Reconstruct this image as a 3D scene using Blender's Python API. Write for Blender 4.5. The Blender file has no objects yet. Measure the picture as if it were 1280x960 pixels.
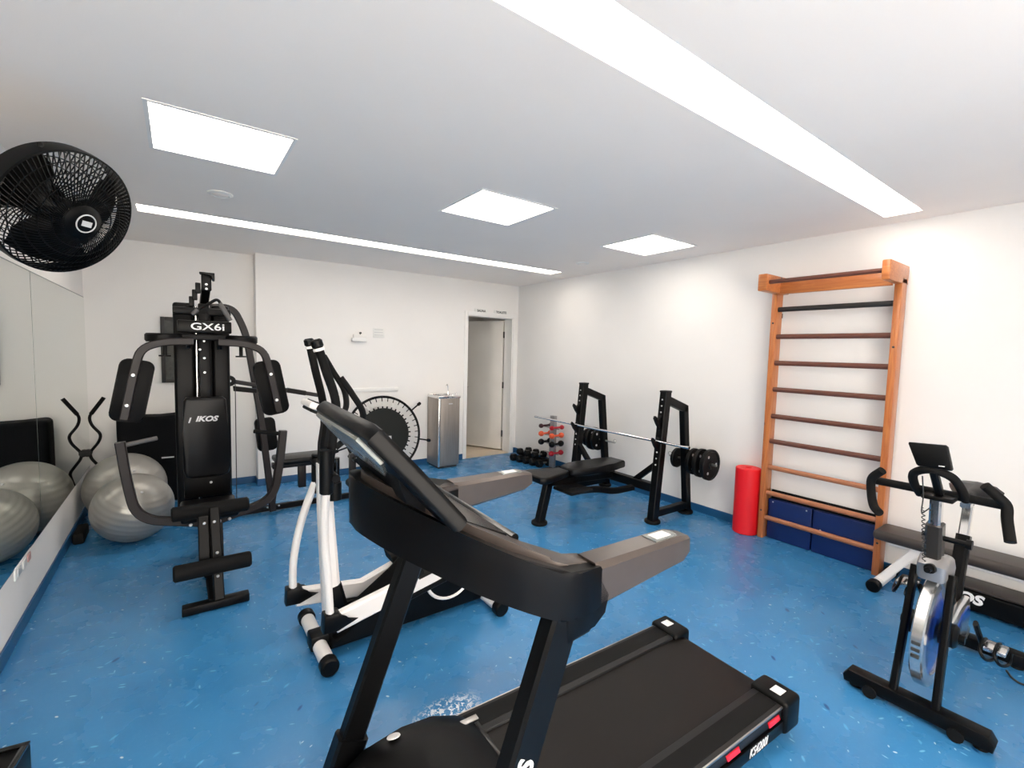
import bpy, bmesh, math, random
from mathutils import Vector, Matrix, Euler
random.seed(4)
V = Vector
SC = bpy.context.scene
COL = SC.collection
PI = math.pi

# ------------------------------------------------------------------ camera
F_PX, H = 577.6, 1.6
_y, _p, _r = (math.radians(a) for a in (35.82, -4.02, 1.42))
FW = V((math.sin(_y) * math.cos(_p), math.cos(_y) * math.cos(_p), math.sin(_p)))
_r0 = V((math.cos(_y), -math.sin(_y), 0)); _u0 = _r0.cross(FW)
RT = _r0 * math.cos(_r) + _u0 * math.sin(_r)
UP = -_r0 * math.sin(_r) + _u0 * math.cos(_r)
CAM = V((0, 0, H))
cd = bpy.data.cameras.new('camera'); cam = bpy.data.objects.new('camera', cd); COL.objects.link(cam)
cd.sensor_width = 36; cd.lens = F_PX / 1280 * 36; cd.clip_start = 0.02
cam.matrix_world = Matrix(((RT.x, UP.x, -FW.x, 0), (RT.y, UP.y, -FW.y, 0), (RT.z, UP.z, -FW.z, H), (0, 0, 0, 1)))
SC.camera = cam

# ------------------------------------------------------------------ world + exposure
w = bpy.data.worlds.new('sky'); SC.world = w; w.use_nodes = True
bg = w.node_tree.nodes['Background']
bg.inputs[0].default_value = (1.0, 0.915, 0.82, 1); bg.inputs[1].default_value = 8.6
SC.view_settings.view_transform = 'Standard'; SC.view_settings.look = 'None'
SC.view_settings.gamma = 1; SC.view_settings.use_curve_mapping = False
SC.view_settings.exposure = 0.42
PANEL_E, STRIP_E = 6.8, 8.0

# photo pixel -> point on a plane of the room
def ray(x, y): return RT * ((x - 640) / F_PX) - UP * ((y - 480) / F_PX) + FW
def gx(x, y, c): d = ray(x, y); return CAM + d * (c / d.x)
def gy(x, y, c): d = ray(x, y); return CAM + d * (c / d.y)
def gz(x, y, c=0): d = ray(x, y); return CAM + d * ((c - H) / d.z)

# ------------------------------------------------------------------ materials
M = {}
def mat(name, col, rough=.5, metal=0, spec=.5, noise=0, nscale=30, bump=0, bscale=200, stretch=(1, 1, 1), coat=0, emit=0):
    m = bpy.data.materials.new(name); m.use_nodes = True; M[name] = m
    nt = m.node_tree; b = nt.nodes['Principled BSDF']
    c = tuple(col) + (1,)
    b.inputs['Base Color'].default_value = c; b.inputs['Roughness'].default_value = rough
    b.inputs['Metallic'].default_value = metal; b.inputs['Specular IOR Level'].default_value = spec
    b.inputs['Coat Weight'].default_value = coat
    if emit:
        b.inputs['Emission Color'].default_value = c; b.inputs['Emission Strength'].default_value = emit
    if noise or bump:
        tc = nt.nodes.new('ShaderNodeTexCoord'); mp = nt.nodes.new('ShaderNodeMapping')
        mp.inputs['Scale'].default_value = stretch; nt.links.new(tc.outputs['Object'], mp.inputs[0])
    if noise:
        n = nt.nodes.new('ShaderNodeTexNoise'); n.inputs['Scale'].default_value = nscale; n.inputs['Detail'].default_value = 4
        nt.links.new(mp.outputs[0], n.inputs['Vector'])
        r = nt.nodes.new('ShaderNodeValToRGB')
        r.color_ramp.elements[0].position = .3; r.color_ramp.elements[1].position = .7
        r.color_ramp.elements[0].color = tuple(v * (1 - noise) for v in col) + (1,)
        r.color_ramp.elements[1].color = tuple(min(1, v * (1 + noise)) for v in col) + (1,)
        nt.links.new(n.outputs[0], r.inputs[0]); nt.links.new(r.outputs[0], b.inputs['Base Color'])
    if bump:
        n2 = nt.nodes.new('ShaderNodeTexNoise'); n2.inputs['Scale'].default_value = bscale; n2.inputs['Detail'].default_value = 3
        nt.links.new(mp.outputs[0], n2.inputs['Vector'])
        bp = nt.nodes.new('ShaderNodeBump'); bp.inputs['Strength'].default_value = bump; bp.inputs['Distance'].default_value = .002
        nt.links.new(n2.outputs[0], bp.inputs['Height']); nt.links.new(bp.outputs[0], b.inputs['Normal'])
    return m

mat('wall_paint', (.84, .82, .795), .85, noise=.015, nscale=2, bump=.12, bscale=120)
mat('ceiling_paint', (.93, .865, .81), .9, noise=.012, nscale=1.5)
mat('white_trim', (.84, .83, .81), .45)
mat('door_paint', (.62, .60, .56), .55, noise=.03, nscale=3)
mat('hall_floor', (.62, .52, .40), .5, noise=.08, nscale=6)
mat('baseboard_blue', (.012, .085, .21), .35)
mat('mirror_glass', (.80, .83, .80), .02, metal=1)
mat('mirror_edge', (.10, .13, .11), .3)
mat('led', (1, .925, .835), .5, emit=PANEL_E)
mat('led_strip', (1, .925, .835), .5, emit=STRIP_E)
mat('hall_fill_glow', (1, .95, .88), .5, emit=5.0)  # glow of the fill lamp added in the hall
mat('black_plastic', (.0022, .0022, .0024), .4, spec=.18, bump=.1, bscale=400)
mat('black_gloss', (.005, .005, .0055), .16, spec=.4)
mat('black_satin', (.0022, .0022, .0024), .36, spec=.15)
mat('dash_black', (.0025, .0022, .0022), .3, spec=.14)
mat('black_metal', (.0025, .0023, .0025), .42, spec=.16)
mat('brown_metal', (.012, .0085, .0088), .42, spec=.28)
mat('black_rubber', (.003, .003, .003), .7, spec=.2, bump=.3, bscale=300)
mat('black_vinyl', (.003, .0028, .0031), .34, spec=.2, bump=.2, bscale=260)
mat('black_foam', (.0035, .0033, .0033), .75, spec=.2, bump=.4, bscale=500)
mat('pad_black', (.0025, .0023, .0025), .5, spec=.12, bump=.2, bscale=260)
mat('grey_foam', (.10, .095, .095), .8, bump=.4, bscale=500)
mat('black_cloth', (.0025, .003, .004), .8, spec=.15, bump=.5, bscale=90)
mat('belt', (.0065, .005, .0044), .38, spec=.2, bump=.3, bscale=700, noise=.1, nscale=5)
mat('rail_grey', (.010, .010, .0105), .42, spec=.3, bump=.3, bscale=400)
mat('chrome', (.75, .75, .75), .12, metal=1)
mat('steel', (.48, .46, .44), .34, metal=1)
mat('stainless', (.36, .32, .285), .42, metal=.75, noise=.1, nscale=8, stretch=(12, 12, .5))
mat('bolt', (.72, .71, .70), .3, metal=.7)
mat('grip_bronze', (.085, .069, .061), .3, metal=.4, noise=.05, nscale=30)
mat('back_silver', (.30, .32, .31), .25, metal=.6)
mat('white_paint', (.83, .80, .78), .33)
mat('white_print', (.82, .82, .82), .5)
mat('grey_print', (.55, .55, .56), .5)
mat('sticker', (.75, .73, .72), .4)
mat('red_led', (.75, .01, .02), .25, coat=.5)
mat('ball_silver', (.33, .32, .295), .36, metal=.45, noise=.06, nscale=5)
mat('red_foam', (.80, .005, .012), .5)
mat('blue_vinyl', (.003, .018, .115), .4, bump=.2, bscale=120)
mat('bell_red', (.45, .008, .02), .35)
mat('bell_dark', (.05, .015, .02), .4)
mat('bell_orange', (.85, .13, .05), .35)
mat('bell_black', (.003, .003, .0033), .4, spec=.25)
mat('iron', (.003, .003, .0032), .5, spec=.18, bump=.3, bscale=60)
mat('rack_grey', (.32, .31, .31), .35, metal=.6)
mat('mat_net', (.007, .009, .008), .55, spec=.25, bump=.3, bscale=500)
mat('wheel_blue', (.01, .05, .30), .25, coat=.4)
mat('wheel_silver', (.62, .62, .62), .22, metal=.9)
mat('post_grey', (.045, .038, .032), .3, metal=.5)
mat('step_top', (.034, .026, .0225), .45, bump=.4, bscale=150)
mat('cable', (.012, .012, .012), .5)
mat('sign_white', (.78, .78, .75), .5)
mat('ink', (.03, .03, .03), .6)
mat('pink_plug', (.60, .35, .33), .5)
mat('frame_dark', (.018, .015, .014), .5)
mat('frame_inner', (.05, .05, .042), .5, noise=.3, nscale=30)

def wood(name, a, b, rough):
    m = bpy.data.materials.new(name); m.use_nodes = True; M[name] = m
    nt = m.node_tree; bs = nt.nodes['Principled BSDF']; bs.inputs['Roughness'].default_value = rough
    bs.inputs['Coat Weight'].default_value = .25
    tc = nt.nodes.new('ShaderNodeTexCoord'); mp = nt.nodes.new('ShaderNodeMapping')
    mp.inputs['Scale'].default_value = (14, 14, 1.2) if name != 'wood_along' else (14, 1.2, 14)
    n = nt.nodes.new('ShaderNodeTexNoise'); n.inputs['Scale'].default_value = 3; n.inputs['Detail'].default_value = 6; n.inputs['Distortion'].default_value = 1.2
    r = nt.nodes.new('ShaderNodeValToRGB'); r.color_ramp.elements[0].position = .32; r.color_ramp.elements[1].position = .72
    r.color_ramp.elements[0].color = a + (1,); r.color_ramp.elements[1].color = b + (1,)
    k = nt.nodes.new('ShaderNodeTexVoronoi'); k.inputs['Scale'].default_value = 5
    kr = nt.nodes.new('ShaderNodeValToRGB'); kr.color_ramp.elements[0].position = .05; kr.color_ramp.elements[1].position = .11
    kr.color_ramp.elements[0].color = (.25, .18, .15, 1); kr.color_ramp.elements[1].color = (1, 1, 1, 1)
    mx = nt.nodes.new('ShaderNodeMix'); mx.data_type = 'RGBA'; mx.blend_type = 'MULTIPLY'; mx.inputs[0].default_value = 1
    L = nt.links.new
    L(tc.outputs['Object'], mp.inputs[0]); L(mp.outputs[0], n.inputs['Vector']); L(n.outputs[0], r.inputs[0])
    L(tc.outputs['Object'], k.inputs['Vector']); L(k.outputs['Distance'], kr.inputs[0])
    L(r.outputs[0], mx.inputs[6]); L(kr.outputs[0], mx.inputs[7]); L(mx.outputs[2], bs.inputs['Base Color'])
wood('wood_orange', (.42, .12, .032), (.60, .215, .06), .38)
wood('wood_along', (.42, .12, .032), (.60, .215, .06), .38)
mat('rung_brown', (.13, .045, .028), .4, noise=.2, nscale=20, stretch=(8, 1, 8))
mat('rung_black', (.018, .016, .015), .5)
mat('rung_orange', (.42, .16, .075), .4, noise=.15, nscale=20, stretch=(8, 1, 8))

def floor_mat():
    m = bpy.data.materials.new('blue_vinyl_floor'); m.use_nodes = True; M['floor'] = m
    nt = m.node_tree; bs = nt.nodes['Principled BSDF']; L = nt.links.new
    tc = nt.nodes.new('ShaderNodeTexCoord')
    def noise(scale, detail=3, dist=0, vec=None):
        n = nt.nodes.new('ShaderNodeTexNoise'); n.inputs['Scale'].default_value = scale; n.inputs['Detail'].default_value = detail
        n.inputs['Distortion'].default_value = dist; L(vec or tc.outputs['Object'], n.inputs['Vector']); return n.outputs[0]
    def ramp(src, p0, p1, c0, c1):
        r = nt.nodes.new('ShaderNodeValToRGB'); e = r.color_ramp.elements
        e[0].position = p0; e[1].position = p1; e[0].color = c0; e[1].color = c1; L(src, r.inputs[0]); return r.outputs[0]
    def mix(f, a, b):
        x = nt.nodes.new('ShaderNodeMix'); x.data_type = 'RGBA'; L(f, x.inputs[0])
        for s, i in ((a, 6), (b, 7)):
            if isinstance(s, tuple): x.inputs[i].default_value = s
            else: L(s, x.inputs[i])
        return x.outputs[2]
    W, K = (1, 1, 1, 1), (0, 0, 0, 1)
    base = ramp(noise(2.2, 5), .3, .7, (.032, .18, .41, 1), (.044, .22, .465, 1))
    base = mix(ramp(noise(38, 4, 1.5), .5, .85, K, (.35, .35, .35, 1)), base, (.08, .29, .52, 1))
    def flecks(angle, scale, stretch, thr, col, base, dens):
        mp = nt.nodes.new('ShaderNodeMapping'); mp.inputs['Rotation'].default_value = (0, 0, angle)
        L(tc.outputs['Object'], mp.inputs[0])
        mp2 = nt.nodes.new('ShaderNodeMapping'); mp2.inputs['Scale'].default_value = (1, stretch, 1); L(mp.outputs[0], mp2.inputs[0])
        v = nt.nodes.new('ShaderNodeTexVoronoi'); v.inputs['Scale'].default_value = scale; L(mp2.outputs[0], v.inputs['Vector'])
        dot = ramp(v.outputs['Distance'], thr * .6, thr, W, K)
        sep = nt.nodes.new('ShaderNodeSeparateColor'); L(v.outputs['Color'], sep.inputs[0])
        keep = ramp(sep.outputs[0], 1 - dens, 1 - dens + .02, K, W)
        mu = nt.nodes.new('ShaderNodeMath'); mu.operation = 'MULTIPLY'; L(dot, mu.inputs[0]); L(keep, mu.inputs[1])
        return mix(mu.outputs[0], base, col)
    c = base
    c = flecks(.4, 11, 3.2, .20, (.16, .45, .68, 1), c, .16)
    c = flecks(1.6, 12, 3.5, .18, (.20, .48, .70, 1), c, .13)
    c = flecks(-.7, 9, 3.0, .20, (.10, .36, .62, 1), c, .16)
    c = flecks(.9, 15, 1.8, .15, (.55, .68, .78, 1), c, .10)
    c = flecks(2.6, 20, 2.2, .16, (.40, .60, .76, 1), c, .12)
    c = flecks(2.3, 6, 2.5, .16, (.006, .06, .20, 1), c, .09)
    # worn white scuff beside the treadmill
    sp = nt.nodes.new('ShaderNodeVectorMath'); sp.operation = 'SUBTRACT'; L(tc.outputs['Object'], sp.inputs[0]); sp.inputs[1].default_value = (.93, 1.72, 0)
    mp = nt.nodes.new('ShaderNodeMapping'); mp.inputs['Scale'].default_value = (5.5, 10, 0); L(sp.outputs[0], mp.inputs[0])
    ln = nt.nodes.new('ShaderNodeVectorMath'); ln.operation = 'LENGTH'; L(mp.outputs[0], ln.inputs[0])
    near = ramp(ln.outputs['Value'], .45, 1.0, W, K)
    blot = ramp(noise(55, 4, 1), .5, .56, K, W)
    mu = nt.nodes.new('ShaderNodeMath'); mu.operation = 'MULTIPLY'; L(near, mu.inputs[0]); L(blot, mu.inputs[1])
    c = mix(mu.outputs[0], c, (.72, .80, .86, 1))
    L(c, bs.inputs['Base Color'])
    rr = nt.nodes.new('ShaderNodeMapRange'); rr.inputs[3].default_value = .20; rr.inputs[4].default_value = .34
    L(noise(5, 4), rr.inputs[0]); L(rr.outputs[0], bs.inputs['Roughness'])
    bs.inputs['Specular IOR Level'].default_value = .5
    bp = nt.nodes.new('ShaderNodeBump'); bp.inputs['Strength'].default_value = .06; bp.inputs['Distance'].default_value = .01
    L(noise(6, 3), bp.inputs['Height']); L(bp.outputs[0], bs.inputs['Normal'])
floor_mat()

def window_glass():
    m = bpy.data.materials.new('window_glass'); m.use_nodes = True; M['window_glass'] = m
    nt = m.node_tree; nt.nodes.remove(nt.nodes['Principled BSDF']); o = nt.nodes['Material Output']
    t = nt.nodes.new('ShaderNodeBsdfTransparent'); g = nt.nodes.new('ShaderNodeBsdfGlossy'); g.inputs['Roughness'].default_value = .02
    x = nt.nodes.new('ShaderNodeMixShader'); x.inputs[0].default_value = .08
    nt.links.new(t.outputs[0], x.inputs[1]); nt.links.new(g.outputs[0], x.inputs[2]); nt.links.new(x.outputs[0], o.inputs[0])
window_glass()

# ------------------------------------------------------------------ mesh helpers
def circ(r, k=10, ry=None): return [(r * math.cos(2 * PI * i / k), (ry or r) * math.sin(2 * PI * i / k)) for i in range(k)]
def rect(a, b, c=.006):
    a, b = a / 2, b / 2
    return [(a, -b + c), (a, b - c), (a - c, b), (-a + c, b), (-a, b - c), (-a, -b + c), (-a + c, -b), (a - c, -b)]
def rrect(w_, h_, r_, k=5):
    return [(sx * (w_ / 2 - r_) + r_ * math.cos(a0 + PI / 2 * i / k), sy * (h_ / 2 - r_) + r_ * math.sin(a0 + PI / 2 * i / k)) for sx, sy, a0 in ((1, 1, 0), (-1, 1, PI / 2), (-1, -1, PI), (1, -1, 1.5 * PI)) for i in range(k + 1)]
def fillet(pts, r, k=5):
    pts = [V(p) for p in pts]; out = [pts[0]]
    for a, c, b in zip(pts, pts[1:], pts[2:]):
        d1, d2 = a - c, b - c; d = min(r, d1.length * .48, d2.length * .48)
        p0, p1 = c + d1.normalized() * d, c + d2.normalized() * d
        for i in range(k + 1):
            t = i / k; out.append(p0 * (1 - t) ** 2 + c * 2 * t * (1 - t) + p1 * t * t)
    out.append(pts[-1]); return out
def catmull(pts, k=6):
    pts = [V(p) for p in pts]; P = [pts[0] * 2 - pts[1]] + pts + [pts[-1] * 2 - pts[-2]]; out = []
    for i in range(1, len(P) - 2):
        a, b, c, d = P[i - 1:i + 3]
        for j in range(k):
            t = j / k
            out.append(.5 * (2 * b + (c - a) * t + (2 * a - 5 * b + 4 * c - d) * t * t + (3 * b - a - 3 * c + d) * t ** 3))
    out.append(pts[-1]); return out
def basis(axis):
    z = V(axis).normalized(); x = V((0, 0, 1)).cross(z)
    if x.length < 1e-3: x = V((1, 0, 0))
    x.normalize(); return x, z.cross(x), z

class B:
    def __init__(s): s.bm = bmesh.new()
    def box(s, lo, hi, bev=0, seg=2, rot=None):
        lo, hi = V(lo), V(hi); c = (lo + hi) / 2; d = hi - lo
        m = Matrix.Translation(c) @ (rot.to_4x4() if rot else Matrix.Identity(4)) @ Matrix.Diagonal((abs(d.x), abs(d.y), abs(d.z), 1))
        r = bmesh.ops.create_cube(s.bm, size=1, matrix=m)
        if bev:
            es = {e for v in r['verts'] for e in v.link_edges}
            bmesh.ops.bevel(s.bm, geom=list(es), offset=bev, segments=seg, affect='EDGES', profile=.5)
        return s
    def cbox(s, c, d, bev=0, seg=2, rot=None):
        c, d = V(c), V(d); return s.box(c - d / 2, c + d / 2, bev, seg, rot)
    def sweep(s, pts, sec, n=None, cap=True, scale=None, closed=False):
        pts = [V(p) for p in pts]; N = len(pts); rings = []; pa = None
        for i, p in enumerate(pts):
            if closed: t = pts[(i + 1) % N] - pts[i - 1]
            else: t = pts[min(i + 1, N - 1)] - pts[max(i - 1, 0)]
            t.normalize()
            if n is not None: b = V(n)
            else:
                b = pa if pa is not None else (V((0, 0, 1)) if abs(t.z) < .9 else V((0, 1, 0)))
            b = (b - t * b.dot(t)).normalized(); pa = b; a = b.cross(t)
            k = 1 if scale is None else scale[i]
            kk = k if isinstance(k, tuple) else (k, k)
            rings.append([s.bm.verts.new(p + a * (x * kk[0]) + b * (y * kk[1])) for x, y in sec])
        m = len(sec)
        for i in range(N if closed else N - 1):
            A, C = rings[i], rings[(i + 1) % N]
            for j in range(m):
                s.bm.faces.new((A[j], A[(j + 1) % m], C[(j + 1) % m], C[j]))
        if cap and not closed:
            s.bm.faces.new(rings[0][::-1]); s.bm.faces.new(rings[-1])
        return s
    def tube(s, pts, r, k=10, **kw): return s.sweep(pts, circ(r, k), **kw)
    def bar(s, a, b, w_, h_, n=(0, 0, 1), c=.006): return s.sweep([a, b], rect(w_, h_, c), n)
    def cyl(s, a, b, r, k=20, bev=0):
        a, b = V(a), V(b); L = (b - a).length
        pr = [(0, 0), (r - bev, 0)] + ([(r, bev), (r, L - bev)] if bev else [(r, L)]) + [(r - bev, L), (0, L)] if bev else [(0, 0), (r, 0), (r, L), (0, L)]
        return s.lathe(pr, a, b - a, k)
    def lathe(s, prof, o, axis, k=24):
        x, y, z = basis(axis); o = V(o); rings = []
        for r, h in prof:
            if r < 1e-6: rings.append([s.bm.verts.new(o + z * h)])
            else: rings.append([s.bm.verts.new(o + z * h + (x * math.cos(2 * PI * i / k) + y * math.sin(2 * PI * i / k)) * r) for i in range(k)])
        for A, C in zip(rings, rings[1:]):
            for i in range(k):
                j = (i + 1) % k
                if len(A) == 1 and len(C) == 1: break
                if len(A) == 1: s.bm.faces.new((A[0], C[j], C[i]))
                elif len(C) == 1: s.bm.faces.new((A[i], A[j], C[0]))
                else: s.bm.faces.new((A[i], A[j], C[j], C[i]))
        return s
    def torus(s, o, axis, R, r, k=48, m=8):
        x, y, z = basis(axis); o = V(o)
        return s.sweep([o + (x * math.cos(2 * PI * i / k) + y * math.sin(2 * PI * i / k)) * R for i in range(k)], circ(r, m), n=z, closed=True)
    def extr(s, poly, o, u, v, d, bev=0, seg=2):
        o, u, v = V(o), V(u).normalized(), V(v).normalized(); n = u.cross(v).normalized()
        A = [s.bm.verts.new(o + u * x + v * y - n * d / 2) for x, y in poly]
        C = [s.bm.verts.new(o + u * x + v * y + n * d / 2) for x, y in poly]
        fs = [s.bm.faces.new(A[::-1]), s.bm.faces.new(C)]
        for i in range(len(poly)):
            j = (i + 1) % len(poly); s.bm.faces.new((A[i], A[j], C[j], C[i]))
        if bev:
            es = list({e for f in fs for e in f.edges})
            bmesh.ops.bevel(s.bm, geom=es, offset=bev, segments=seg, affect='EDGES', profile=.5)
        return s
    def prism(s, outline, ztop, zbot, bev=0):
        A = [s.bm.verts.new((x, y, zbot(x, y))) for x, y in outline]; C = [s.bm.verts.new((x, y, ztop(x, y))) for x, y in outline]
        fs = [s.bm.faces.new(A[::-1]), s.bm.faces.new(C)]
        for i in range(len(outline)):
            j = (i + 1) % len(outline); s.bm.faces.new((A[i], A[j], C[j], C[i]))
        if bev:
            bmesh.ops.bevel(s.bm, geom=list({e for f in fs for e in f.edges}), offset=bev, segments=2, affect='EDGES', profile=.5)
        return s

def base(o):
    p = V((0, 0, 0))
    while o is not None: p += o.location; o = o.parent
    return p
def link(name, me, m, parent=None):
    o = bpy.data.objects.new(name, me); COL.objects.link(o); o.parent = parent
    if m: me.materials.append(M[m] if isinstance(m, str) else m)
    return o
def obj(name, b, m, parent=None, local=False, smooth=True, ang=35):
    """link the shapes of b as ONE mesh; points are world points unless local"""
    bm = b.bm; bmesh.ops.recalc_face_normals(bm, faces=bm.faces[:])
    if parent is not None and not local: bmesh.ops.translate(bm, verts=bm.verts[:], vec=-base(parent))
    me = bpy.data.meshes.new(name); bm.to_mesh(me); bm.free()
    if smooth:
        me.shade_smooth(); me.set_sharp_from_angle(angle=math.radians(ang))
    return link(name, me, m, parent)
def tag(o, label, cat, group=None):
    o['label'] = label; o['category'] = cat
    if group: o['group'] = group
    return o
def thing(name, label, cat, loc, group=None, rz=0):
    o = bpy.data.objects.new(name, None); COL.objects.link(o); o.location = loc; o.rotation_euler = (0, 0, rz)
    o.empty_display_size = .1
    return tag(o, label, cat, group)
def single(name, b, m, loc, label, cat, group=None, **kw):
    """a thing that is one mesh, its origin at loc"""
    bmesh.ops.translate(b.bm, verts=b.bm.verts[:], vec=-V(loc))
    o = obj(name, b, m, None, **kw); o.location = loc; return tag(o, label, cat, group)
def struct(name, b, m, parent=None, smooth=False):
    o = obj(name, b, m, parent, smooth=smooth)
    if parent is None: o['kind'] = 'structure'
    return o
def text(name, s, size, o, u, v, m, parent, ext=.0008, shear=0, bold=0, sx=1, local=False):
    cu = bpy.data.curves.new('t', 'FONT'); cu.body = s; cu.size = size; cu.extrude = ext; cu.align_x = 'CENTER'; cu.align_y = 'CENTER'
    cu.shear = shear; cu.offset = bold; cu.resolution_u = 3
    t = bpy.data.objects.new('t', cu); COL.objects.link(t); bpy.context.view_layer.update()
    me = bpy.data.meshes.new_from_object(t.evaluated_get(bpy.context.evaluated_depsgraph_get()))
    bpy.data.objects.remove(t); bpy.data.curves.remove(cu); me.name = name
    u, v = V(u).normalized(), V(v).normalized(); n = u.cross(v)
    o = V(o) - (V((0, 0, 0)) if local else base(parent))
    me.transform(Matrix(((u.x * sx, v.x, n.x, o.x), (u.y * sx, v.y, n.y, o.y), (u.z * sx, v.z, n.z, o.z), (0, 0, 0, 1))))
    return link(name, me, m, parent)
def copy_tree(o, loc=None, parent=None):
    c = o.copy(); COL.objects.link(c); c.parent = parent
    if loc is not None: c.location = loc
    for ch in o.children: copy_tree(ch, None, c)
    return c
def bolts(parent, pts, axis, r=.009, h=.006, m='bolt', name='bolt'):
    a = V(axis).normalized()
    for p in pts: obj(name, B().lathe([(r, 0), (r, h * .5), (r * .6, h), (0, h)], p, a, 10), m, parent)

# ------------------------------------------------------------------ the room
XL, XR, YB, YBL, YF, CH = -.735, 4.318, 5.865, 6.045, -1.7, 2.615
XN = .705                                   # where the back wall steps forward
DX0, DX1, DH = 3.41, 4.225, 2.12            # door opening
struct('floor', B().box((XL - .15, YF - .15, -.1), (XR + .15, 6.2, 0)), 'floor')
cl = B(); T = CH + .12
def band(y0, y1, holes):
    x = XL - .15
    for a, b in holes: cl.box((x, y0, CH), (a, y1, T)); x = b
    cl.box((x, y0, CH), (XR + .15, y1, T))
S1 = (-.24, 4.085, .985, 1.195); S2 = (-.235, 3.95, 4.46, 4.685)
PX = [(-.103, .497), (1.562, 2.188), (3.255, 3.9)]; PY = (2.535, 3.14)
band(YF - .15, S1[2], []); band(S1[2], S1[3], [S1[:2]]); band(S1[3], PY[0], [])
band(PY[0], PY[1], PX); band(PY[1], S2[2], []); band(S2[2], S2[3], [S2[:2]]); band(S2[3], 6.2, [])
struct('ceiling', cl, 'ceiling_paint')
struct('wall_left', B().box((XL - .15, YF - .15, 0), (XL, 6.2, CH)), 'wall_paint')
struct('wall_right', B().box((XR, YF - .15, 0), (XR + .15, 6.2, CH)), 'wall_paint')
struct('wall_back', B().box((XN, YB, 0), (DX0, YB + .2, CH)).box((DX0, YB, DH), (DX1, YB + .2, CH)).box((DX1, YB, 0), (XR, YB + .2, CH)), 'wall_paint')
struct('wall_back_recess', B().box((XL, YBL, 0), (XN, YBL + .15, CH)), 'wall_paint')
WX0, WX1, WZ0, WZ1 = -.6, 2.2, .12, 2.45
struct('wall_front', B().box((XL, YF - .15, 0), (WX0, YF, CH)).box((WX1, YF - .15, 0), (XR, YF, CH)).box((WX0, YF - .15, 0), (WX1, YF, WZ0)).box((WX0, YF - .15, WZ1), (WX1, YF, CH)), 'wall_paint')
win = B()
for x in (WX0, (2 * WX0 + WX1) / 3, (WX0 + 2 * WX1) / 3, WX1 - .05): win.box((x, YF - .1, WZ0), (x + .05, YF - .05, WZ1))
for z in (WZ0, WZ1 - .05): win.box((WX0, YF - .1, z), (WX1, YF - .05, z + .05))
wn = struct('window_1', win, 'white_trim')
obj('pane', B().box((WX0, YF - .08, WZ0), (WX1, YF - .074, WZ1)), 'window_glass', wn, smooth=False)
BH, BT = .08, .012
struct('baseboard_left', B().box((XL, YF, 0), (XL + BT, YBL, BH), .004), 'baseboard_blue')
struct('baseboard_right', B().box((XR - BT, YF, 0), (XR, YB, BH), .004), 'baseboard_blue')
struct('baseboard_back', B().box((XN - BT, YB - BT, 0), (DX0 - .05, YB, BH), .004).box((XN - BT, YB, 0), (XN, YBL, BH), .004).box((DX1 + .05, YB - BT, 0), (XR - BT, YB, BH), .004), 'baseboard_blue')
struct('baseboard_back_recess', B().box((XL + BT, YBL - BT, 0), (XN - BT, YBL, BH), .004), 'baseboard_blue')
# hall behind the door
struct('floor_hall', B().box((2.6, 6.2, -.1), (4.95, 7.9, 0)).box((DX0, YB, .0), (DX1, 6.2, .003)), 'hall_floor')
struct('wall_hall', B().box((2.45, 6.2, 0), (2.6, 8.05, 2.6)).box((4.95, 6.2, 0), (5.1, 8.05, 2.6)).box((2.6, 7.9, 0), (4.95, 8.05, 2.6)).box((2.45, 6.195, 0), (3.41, 6.2, 2.6)).box((4.468, 6.195, 0), (4.95, 6.2, 2.6)), 'wall_paint')
struct('ceiling_hall', B().box((2.45, 6.2, 2.6), (5.1, 8.05, 2.7)), 'ceiling_paint')
hl = thing('hall_fill_lamp', 'unseen fill lamp added under the hall ceiling beyond the open door', 'lamp', (3.3, 7.1, 2.56))  # unseen lamp, added only to brighten the hall and door leaf
obj('fill_frame', B().box((3.15, 6.95, 2.57), (3.45, 7.25, 2.598), .01), 'white_trim', hl)
obj('diffuser', B().box((3.17, 6.97, 2.56), (3.43, 7.23, 2.571)), 'hall_fill_glow', hl)
tr = struct('trim_1', B().box((DX0 - .05, YB - .014, 0), (DX0, YB, DH + .05), .004).box((DX1, YB - .014, 0), (DX1 + .05, YB, DH + .05), .004).box((DX0, YB - .014, DH), (DX1, YB, DH + .05), .004), 'white_trim')
obj('jamb', B().box((DX0, YB, 0), (DX0 + .015, 6.065, DH)).box((DX1 - .015, YB, 0), (DX1, 6.065, DH)).box((DX0, YB, DH - .015), (DX1, 6.065, DH)), 'white_trim', tr, smooth=False)
hg = V((4.2, 6.08, 0)); ld = V((3.9, 6.673, 0)) - V((4.195, 6.077, 0)); ld.normalize(); ln = V((-ld.y, ld.x, 0))
dr = B(); a, c = hg, hg + ld * .80
dr.sweep([a + V((0, 0, 1.05)), c + V((0, 0, 1.05))], [(x, y) for x, y in rect(.04, 2.06, .003)], n=(0, 0, 1))
door = struct('door_1', dr, 'door_paint')
for z in (.28, 1.06, 1.86): obj('hinge', B().cyl((4.192, 6.062, z - .05), (4.192, 6.062, z + .05), .013, 10), 'ink', door)
obj('door_handle', B().cyl(c - ld * .07 + V((0, 0, 1.0)), c - ld * .07 + V((0, 0, 1.0)) - ln * -.06, .012, 10).bar(c - ld * .07 + V((0, 0, 1.0)) + ln * .055, c - ld * .19 + V((0, 0, 1.0)) + ln * .055, .02, .02), 'steel', door)

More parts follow.
